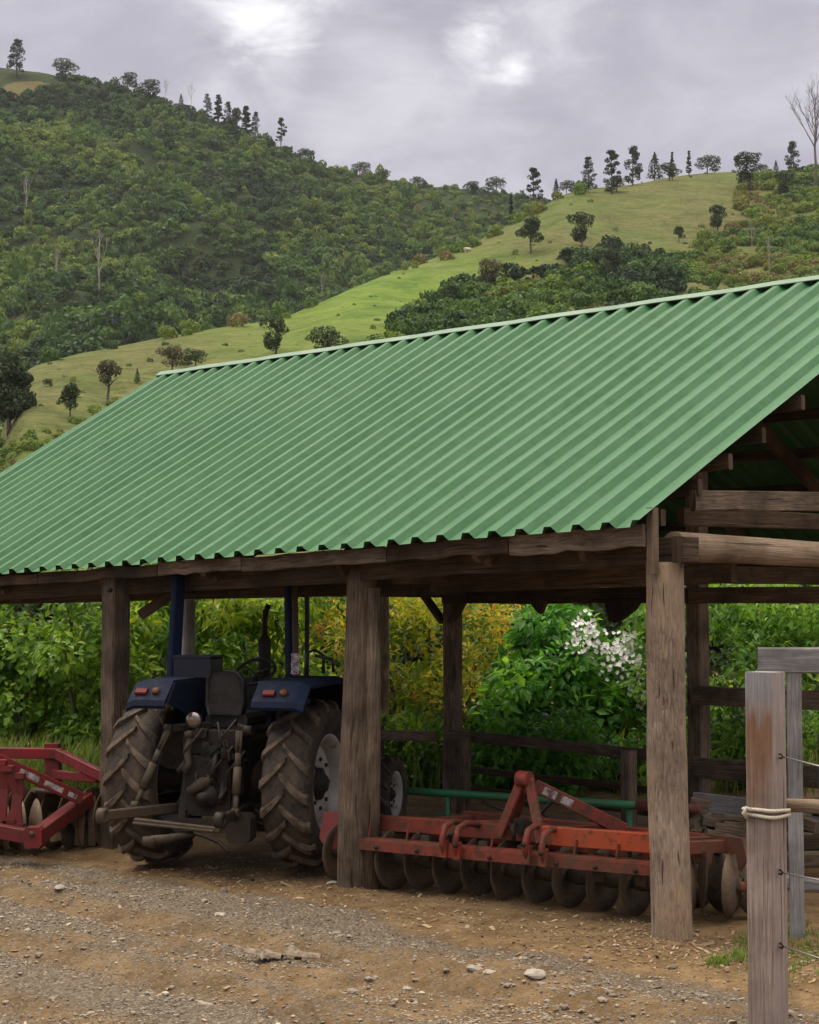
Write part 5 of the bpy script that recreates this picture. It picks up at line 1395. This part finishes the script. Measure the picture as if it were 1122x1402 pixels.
# three point linkage and clutter
mb = MB()
for s in (-1, 1):
    mb.beam((s * .10, -.18, 1.00), (s * .30, -.44, .99), .05, .06, ch=.01); mb.lathe((s * .30, -.44, .99), (1, 0, 0), [(-.03, .035), (.03, .035)], 12, cap=True)
mb.build('rocker_arm', M_GREASE, tr)
for s, e in ((-1, (-.47, -.62, .47)), (1, (.27, -.60, .44))):
    mb = MB(); a = Vector((s * .295 if s < 0 else .24, -.46, .99)); e = Vector(e); m = a.lerp(e, .5)
    mb.tube([a, a.lerp(e, .2)], .014, 8); mb.tube([a + Vector((.018, 0, 0)), a.lerp(e, .28) + Vector((.012, 0, 0))], .010, 8); mb.tube([a - Vector((.018, 0, 0)), a.lerp(e, .28) - Vector((.012, 0, 0))], .010, 8)
    mb.tube([a.lerp(e, .28), a.lerp(e, .45)], .022, 10); mb.tube([a.lerp(e, .45), a.lerp(e, .78)], .030, 10); mb.tube([a.lerp(e, .78), e], .018, 10)
    mb.lathe(e, (1, 0, 0), [(-.025, .03), (.025, .03)], 12, cap=True)
    mb.build('lift_rod', M_MUDDY, tr)
    mb = MB(); b0 = Vector((s * .20, -.10, .42)); b1 = Vector((-.56 if s < 0 else .30, -.95, .43))
    mb.beam(b0, b1, .035, .075, ch=.01); mb.lathe(b1, (1, 0, 0), [(-.03, .028), (-.028, .055), (.028, .055), (.03, .028), (-.03, .028)], 16); mb.build('lower_link', M_MUDDY if s < 0 else M_GREASE, tr)
mb = MB(); mb.beam((-.40, -.78, .385), (.20, -.70, .33), .05, .035, ch=.006); mb.beam((-.40, -.81, .37), (.16, -.735, .325), .02, .02); mb.build('draw_bar', M_MUDDY, tr)
mb = MB(); mb.tube([(.0, -.70, .30), (-.14, -.82, .275), (-.24, -.86, .265)], [.022, .03, .034], 10); mb.lathe((-.25, -.87, .262), (0, 0, 1), [(-.03, .02), (-.028, .045), (.028, .045), (.03, .02), (-.03, .02)], 14); mb.build('tow_hook', M_MUDDY, tr)
mb = MB(); mb.beam((-.20, -.30, .80), (-.20, -.46, .28), .06, .03); mb.beam((.17, -.30, .80), (.17, -.48, .28), .06, .03); mb.box((0, -.50, .33), (.46, .05, .09), ch=.01); mb.box((.28, -.52, .33), (.18, .12, .20), ch=.03)
mb.tube([(-.2, -.5, .30), (.0, -.55, .27), (.12, -.52, .22), (.22, -.6, .17)], .014, 7)
mb.build('hitch_frame', M_GREASE, tr)
mb = MB(); rr_ = random.Random(3)
mb.lathe((0, -.44, .53), (0, -1, 0), [(0, .085), (.05, .085), (.06, .035), (.14, .032), (.14, 0)], 16)
for k in range(9):
    a = Vector((rr_.uniform(-.17, .17), -.42 - rr_.uniform(0, .05), rr_.uniform(.55, .95))); L = rr_.uniform(.06, .16); mb.tube([a, a + Vector((rr_.uniform(-.05, .05), -rr_.uniform(.02, .07), -L))], rr_.uniform(.012, .026), 8)
for k in range(7):
    a = Vector((rr_.uniform(-.2, .25), -.38, rr_.uniform(.7, 1.02))); mb.tube([a, a + Vector((.04, -.10, .05)), a + Vector((.08 * rr_.choice((-1, 1)), -.13, -.10)), a + Vector((.1 * rr_.choice((-1, 1)), -.05, -.24))], .009, 6)
for k in range(8): mb.box((rr_.uniform(-.16, .18), -.43, rr_.uniform(.62, .98)), (rr_.uniform(.04, .1), .07, rr_.uniform(.04, .1)), ch=.012)
mb.build('hydraulics', M_GREASE, tr)
mb = MB(); mb.tube([(-.13, -.46, .93), (-.145, -.48, .84), (-.12, -.50, .76), (-.15, -.5, .70)], [.02, .028, .022, .03], 10); mb.lathe((-.135, -.47, .945), (0, -.5, 1), [(0, .022), (.03, .03), (.04, 0)], 12); mb.tube([(.06, -.45, .68), (-.02, -.49, .62), (-.12, -.5, .56)], [.03, .045, .03], 10); mb.build('hydraulic_valve', M_MUDDY, tr)

# ------------------------------------------------------------------ disc harrow (orange red) between the two right posts
HO = Vector((.735, 11.30, -.02)); HY = math.atan2(-1.25, 1.598)
hw = thing('disc_harrow', 'orange red disc harrow with rusty discs standing behind the right hand posts', 'harrow', HO, HY)
def disc(parent, c, r_, yaw, face, mat=None, label=None):
    ax = Vector((math.cos(yaw), math.sin(yaw), 0)) * face
    mb = MB(); pr = [(0.0, .0), (.006, r_ * .35), (.022, r_ * .68), (.055, r_), (.058, r_ * .995), (.027, r_ * .66), (.011, r_ * .33), (.005, 0.0)]
    mb.lathe(c, ax, pr, 30)
    mb.lathe(Vector(c) - ax * .01, ax, [(-.015, .05), (.012, .05), (.03, .03), (.03, 0)], 12)
    return mb.build('disc', mat or M_DISC, parent)
gang = R(9)
for k in range(12):
    xx = -1.52 + .226 * k + .0
    yy = .03 * 0 + (xx + .25) * math.tan(gang) * .35
    disc(hw, (xx, yy, .205 + random.uniform(-.008, .008)), .200 + random.uniform(-.008, .008), R(-3) + random.uniform(-.04, .04), 1 if xx < .9 else 1)
for k in range(11):
    xx = -.82 + .226 * k
    disc(hw, (xx, .62 - (xx - .3) * .10, .20), .21, R(-16), -1)
mb = MB(); mb.tube([(-1.58, -.12, .205), (1.1, .10, .205)], .022, 10)
for k in range(11):
    xx = -1.52 + .226 * (k + .5); mb.lathe((xx, (xx + .25) * .055, .205), (1, .08, 0), [(-.085, .04), (-.03, .052), (.03, .052), (.085, .04)], 12, cap=True)
mb.tube([(-.9, .74, .2), (1.40, .50, .2)], .022, 10); mb.build('gang_axle', M_MUDDY, hw)
# lower angle bar, main beams
def part_beam(parent, name, a, b_, w_, h, mat, ch=.005, up=(0, 0, 1), seg=4):
    mb = MB(); mb.beam(a, b_, w_, h, ch=ch, seg=seg, jit=.0015, up=up); return mb.build(name, mat, parent)
mb = MB(); mb.beam((-1.20, -.26, .305), (1.22, -.26, .345), .010, .070, ch=.002); mb.beam((-1.20, -.205, .343), (1.22, -.205, .383), .10, .010, ch=.002); mb.build('angle_bar', M_RED, hw)
part_beam(hw, 'main_beam', (-1.22, -.02, .425), (.30, -.02, .455), .075, .10, M_RED)
part_beam(hw, 'main_beam', (.27, -.17, .475), (1.20, -.17, .490), .06, .115, M_ORANGE)
part_beam(hw, 'main_beam', (-1.15, .14, .37), (1.25, .14, .39), .06, .085, M_RED)
part_beam(hw, 'main_beam', (-.95, .66, .41), (1.36, .42, .43), .075, .10, M_RED)
part_beam(hw, 'side_beam', (-1.0, -.02, .42), (-.85, .66, .40), .06, .08, M_RED)
part_beam(hw, 'side_beam', (1.12, -.14, .46), (1.30, .46, .43), .06, .08, M_RED)
part_beam(hw, 'side_beam', (-.1, .0, .43), (.2, .58, .42), .06, .08, M_RED)
# A frame
ap = Vector((.06, -.06, .80))
part_beam(hw, 'mast_leg', (-.13, -.10, .43), ap + Vector((-.035, 0, .0)), .03, .065, M_RED, up=(1, 0, .3))
part_beam(hw, 'mast_leg', (.26, -.20, .43), ap + Vector((.035, -.02, 0)), .03, .065, M_RED, up=(1, 0, .3))
part_beam(hw, 'mast_leg', (-.20, .12, .42), ap + Vector((-.03, .03, -.08)), .03, .05, M_RED, up=(1, 0, .3))
mb = MB(); mb.lathe(ap + Vector((-.005, -.02, .0)), (1, 0, 0), [(-.045, .045), (-.043, .052), (.043, .052), (.045, .045)], 16, cap=True); mb.build('mast_head', M_RED, hw)
bs = ap + Vector((.045, .02, -.04)); be = Vector((.52, .36, .475))
bk = part_beam(hw, 'back_stay', bs, be, .025, .085, M_RED)
nrm = Vector((.55, -.82, .1)).normalized()
dv = (be - bs).normalized(); sd = dv.cross(Vector((0, 0, 1))).normalized()
if sd.y > 0: sd = -sd
for f0, f1 in ((.10, .24), (.30, .42)):
    mb = MB(); mb.beam(bs.lerp(be, f0) + sd * .0145, bs.lerp(be, f1) + sd * .0145, .002, .05, ch=.0005); mb.build('sticker', M_DECAL, bk)
# clamps around the beams
for xx, yy, zz in ((-.44, -.20, .40), (-.32, -.22, .40), (.23, -.24, .43), (.36, -.25, .42)):
    mb = MB(); mb.tube([(xx, yy - .06, zz - .11), (xx, yy - .09, zz), (xx, yy - .06, zz + .08), (xx, yy + .03, zz + .105), (xx, yy + .16, zz + .08)], .021, 8); mb.box((xx, yy - .07, zz - .06), (.055, .03, .11)); mb.build('clamp', M_RED, hw)
for xx, yy, zz in ((-.33, -.33, .45), (.23, -.335, .43), (.36, -.34, .39), (-.30, -.33, .38)):
    mb = MB(); mb.lathe((xx, yy, zz), (0, -1, 0), [(0, .017), (.018, .017), (.02, 0)], 6); mb.build('bolt', M_GREASE, hw)
for xx in (-1.05, -.72, -.25, .05, .62, .92):           # scraper / bearing hangers
    mb = MB(); mb.plate([(-.03, 0), (.03, 0), (.045, -.10), (.035, -.17), (-.035, -.17), (-.045, -.10)], (xx, -.10, .385), (1, 0, 0), (0, 0, 1), .022); mb.build('bearing_hanger', M_MUDDY, hw)
for xx in (-1.12, -.80, -.52, -.12, .16, .50, .80, 1.08):
    mb = MB(); mb.beam((xx, -.215, .30), (xx + .02, -.20, .47), .035, .014); mb.build('strap', M_RED, hw)
for xx in (-1.0, -.66, -.08, .42, .70, .98):
    mb = MB(); mb.lathe((xx, -.268, .315 + .016 * xx), (0, -1, 0), [(0, .014), (.014, .014), (.016, 0)], 6); mb.build('bolt', M_GREASE, hw)
for xx, L in ((-.55, .5), (.45, .45), (.85, .4)):
    mb = MB(); mb.beam((xx, .02, .455), (xx + L, .40, .47), .045, .05); mb.build('brace', M_RED, hw)
mb = MB(); mb.tube([(.02, .05, .50), (.12, .16, .66), (.2, .3, .58), (.3, .5, .46)], .014, 8); mb.build('hose', M_BLACK, hw)
for xx in (-.95, -.62, .10, .72, 1.02):
    mb = MB(); mb.tube([(xx, .06, .40), (xx + .01, .0, .45), (xx + .07, -.03, .45), (xx + .08, -.03, .37)], .016, 8); mb.build('u_bolt', M_MUDDY, hw)
mb = MB(); mb.plate([(-.03, .30), (.09, .30), (.10, .05), (.0, .04), (-.06, .12)], at(449, 1172, 12.15), Vector((1, -.3, 0)).normalized(), (0, 0, 1), .012); mb.build('end_plate', m_paint('faded_pink_red_paint', (.40, .085, .085), (.14, .08, .06), .3, (.1, .045, .03), .2, .5), hw, world=True)
mb = MB(); mb.plate([(-.16, 0), (.10, 0), (.13, -.12), (.08, -.2), (.05, -.10), (-.16, -.09)], (1.30, .30, .50), (1, -.1, 0), (0, 0, 1), .03); mb.build('end_bracket', M_RED, hw)
mb = MB(); mb.plate([(.0, .0), (.06, .0), (.05, -.2), (.015, -.34), (-.03, -.2)], (1.20, .12, .40), (1, -.4, 0), (0, 0, 1), .014); mb.build('scraper', M_MUDDY, hw)
mb = MB(); mb.lathe((1.18, .155, .205), (.97, -.2, 0), [(0, .035), (.012, .032), (.02, .015), (.022, 0)], 12); mb.build('hub_cap', M_RED, hw); mb = MB(); mb.lathe((1.385, .295, .205), (.97, -.15, 0), [(0, .035), (.012, .032), (.02, .015), (.022, 0)], 12); mb.build('hub_cap', M_RED, hw)
disc(hw, (1.16, .16, .205), .205, R(22), -1); disc(hw, (1.36, .30, .205), .20, R(14), -1)
mb = MB(); mb.box((.02, -.06, .50), (.07, .08, .10), ch=.01); mb.tube([(.0, -.1, .52), (.02, -.16, .5), (.03, -.16, .42)], .014, 8); mb.build('hose_bracket', M_GREASE, hw)

# ------------------------------------------------------------------ green pipe frame behind the harrow
a, b_ = at(558, 1083, 13.0), at(872, 1103, 12.2)
gf = thing('pipe_frame', 'green painted pipe frame of an implement behind the disc harrow', 'frame', ((a.x + b_.x) / 2, (a.y + b_.y) / 2, 0))
mb = MB(); mb.tube([a.lerp(b_, k / 6) for k in range(7)], .029, 12); mb.build('top_pipe', M_GREENP, gf, world=True)
e_ = at(960, 1108, 12.0)
mb = MB(); mb.tube([b_, e_], .031, 12); mb.build('pipe_end', m_paint('rusty_red_pipe', (.16, .035, .03), (.10, .06, .04), .4, (.10, .04, .025), .4, .6), gf, world=True)
mb = MB(); p0 = at(613, 1086, 12.85); mb.tube([p0, Vector((p0.x, p0.y, -.02))], .016, 10); mb.build('upright', M_GREENP, gf, world=True)
mb = MB(); mb.tube([at(596, 1117, 12.9), at(700, 1124, 12.6)], .020, 10); mb.build('lower_pipe', M_GREENP, gf, world=True)
p0 = at(862, 1104, 12.25); mb = MB(); mb.tube([p0, Vector((p0.x, p0.y, -.02))], .02, 10); mb.build('upright', M_GREENP, gf, world=True)
mb = MB(); mb.tube([at(700, 1092, 12.7), at(760, 1122, 12.5), at(860, 1130, 12.3)], .016, 8); mb.tube([at(660, 1098, 12.75), at(720, 1120, 12.6)], .013, 8); mb.build('tension_rod', M_MUDDY, gf, world=True)

# ------------------------------------------------------------------ crimson harrow at the left edge
LO = Vector((-3.05, 13.75, 0))
lh = thing('mounted_harrow', 'crimson mounted disc harrow with pale decals at the left edge beside the tractor', 'harrow', LO, 0)
def wbeam(name, x0, y0, d0, x1, y1, d1, w_, h, mat, up=(0, 0, 1)):
    mb = MB(); mb.beam(at(x0, y0, d0), at(x1, y1, d1), w_, h, ch=.006, up=up, seg=3, jit=.001); return mb.build(name, mat, lh, world=True)
sb = wbeam('stay_bar', -14, 1036, 13.15, 112, 1094, 13.45, .05, .10, M_CRIM)
A0, A1 = at(-14, 1036, 13.15), at(112, 1094, 13.45)
sd = Vector((0, -1, .0))
for f0, f1, h in ((.33, .54, .045), (.60, .80, .04), (.86, .95, .035)):
    mb = MB(); o_ = Vector((0, -.0275, 0)); mb.beam(A0.lerp(A1, f0) + o_, A0.lerp(A1, f1) + o_, .003, h, ch=.0005); mb.build('sticker', M_DECAL, sb, world=True)
wbeam('top_bar', -90, 1030, 14.2, 86, 1032, 14.1, .07, .085, M_CRIM)
wbeam('top_bar', 78, 1032, 14.1, 148, 1066, 13.7, .06, .085, M_CRIM)
wbeam('mast', 72, 1018, 14.15, 74, 1075, 14.15, .12, .10, M_CRIM, (0, 1, 0))
wbeam('cross_bar', 74, 1060, 14.1, 134, 1066, 13.8, .05, .07, M_CRIM)
wbeam('main_beam', -100, 1119, 12.95, 46, 1147, 12.95, .10, .10, M_CRIM)
wbeam('wing_beam', 50, 1146, 12.95, 120, 1094, 13.7, .10, .105, M_CRIM)
mb = MB(); mb.box(at(47, 1146, 12.9), (.13, .12, .15), ch=.02); mb.build('elbow', M_CRIM, lh, world=True)
mb = MB(); mb.lathe(at(44, 1142, 12.835), (0, -1, .1), [(0, .022), (.015, .022), (.018, 0)], 6); mb.build('bolt', M_MUDDY, lh, world=True)
for x0, y0, x1, y1, w_ in ((0, 1044, -2, 1126, .06), (10, 1052, 22, 1130, .055), (-24, 1050, -30, 1130, .06), (28, 1062, 14, 1124, .04)):
    mb = MB(); a, b_ = at(x0, y0, 13.1), at(x1, y1, 13.1); m = a.lerp(b_, .45) + Vector((.035, .02, 0)); mb.beam(a, m, .03, w_ * 1.5, up=(1, 0, 0), h1=w_ * 1.1); mb.beam(m, b_, .03, w_ * 1.1, up=(1, 0, 0), h1=w_ * 1.9); mb.box(b_, (w_ * 2.2, .10, .03)); mb.box(a, (w_ * 1.6, .09, .04)); mb.build('curved_tine', M_CRIM, lh, world=True)
wbeam('rear_beam', -100, 1085, 13.9, 100, 1092, 13.9, .08, .08, M_MUDDY)
wbeam('rear_beam', 45, 1082, 13.6, 92, 1086, 13.7, .2, .025, M_MUDDY)
for k in range(10):
    c = at(-80 + 24.5 * k, 1130, 13.75); c.z = .225
    mb = MB(); ax = Vector((.93, -.36, 0)); mb.lathe(c, ax, [(0, 0), (.008, .09), (.028, .17), (.06, .245), (.064, .243), (.033, .165), (.013, .085), (.006, 0)], 30); mb.lathe(c, ax, [(-.05, .05), (.05, .05)], 12, cap=True); mb.build('disc', M_DISC, lh, world=True)
for k in range(6):
    c = at(-70 + 22 * k, 1150, 13.45); c.z = .20
    mb = MB(); ax = Vector((.9, .4, 0)); mb.lathe(c, ax, [(0, 0), (.008, .08), (.028, .15), (.055, .205), (.059, .203), (.033, .145), (.013, .075), (.006, 0)], 28); mb.build('disc', M_DISC, lh, world=True)
wbeam('scraper', 112, 1084, 13.62, 108, 1158, 13.6, .07, .012, M_DISC, (0, 1, 0))
wbeam('scraper', 126, 1090, 13.7, 126, 1158, 13.7, .06, .012, M_DISC, (0, 1, 0))
wbeam('scraper', 74, 1130, 13.35, 77, 1152, 13.3, .09, .012, M_DISC, (0, 1, 0))
wbeam('gang_axle', -100, 1126, 13.75, 128, 1128, 13.75, .04, .04, M_MUDDY)
# ------------------------------------------------------------------ moist valley air
if HAZE:
    mb = MB(); mb.add([(x, y, z) for x in (-1600, 1600) for y in (-400, 1800) for z in (-4, 300)], [[0, 1, 3, 2], [4, 6, 7, 5], [0, 4, 5, 1], [2, 3, 7, 6], [0, 2, 6, 4], [1, 5, 7, 3]])
    m = bpy.data.materials.new('valley_air'); m.use_nodes = True; n_ = m.node_tree; n_.nodes.clear()
    vol = n_.nodes.new('ShaderNodeVolumePrincipled'); vol.inputs['Color'].default_value = (.92, .94, 1.0, 1); vol.inputs['Density'].default_value = HAZE; vol.inputs['Anisotropy'].default_value = .2
    o_ = n_.nodes.new('ShaderNodeOutputMaterial'); n_.links.new(vol.outputs[0], o_.inputs['Volume'])
    tag(mb.build('haze', m), 'thin moist air filling the valley', kind='stuff')
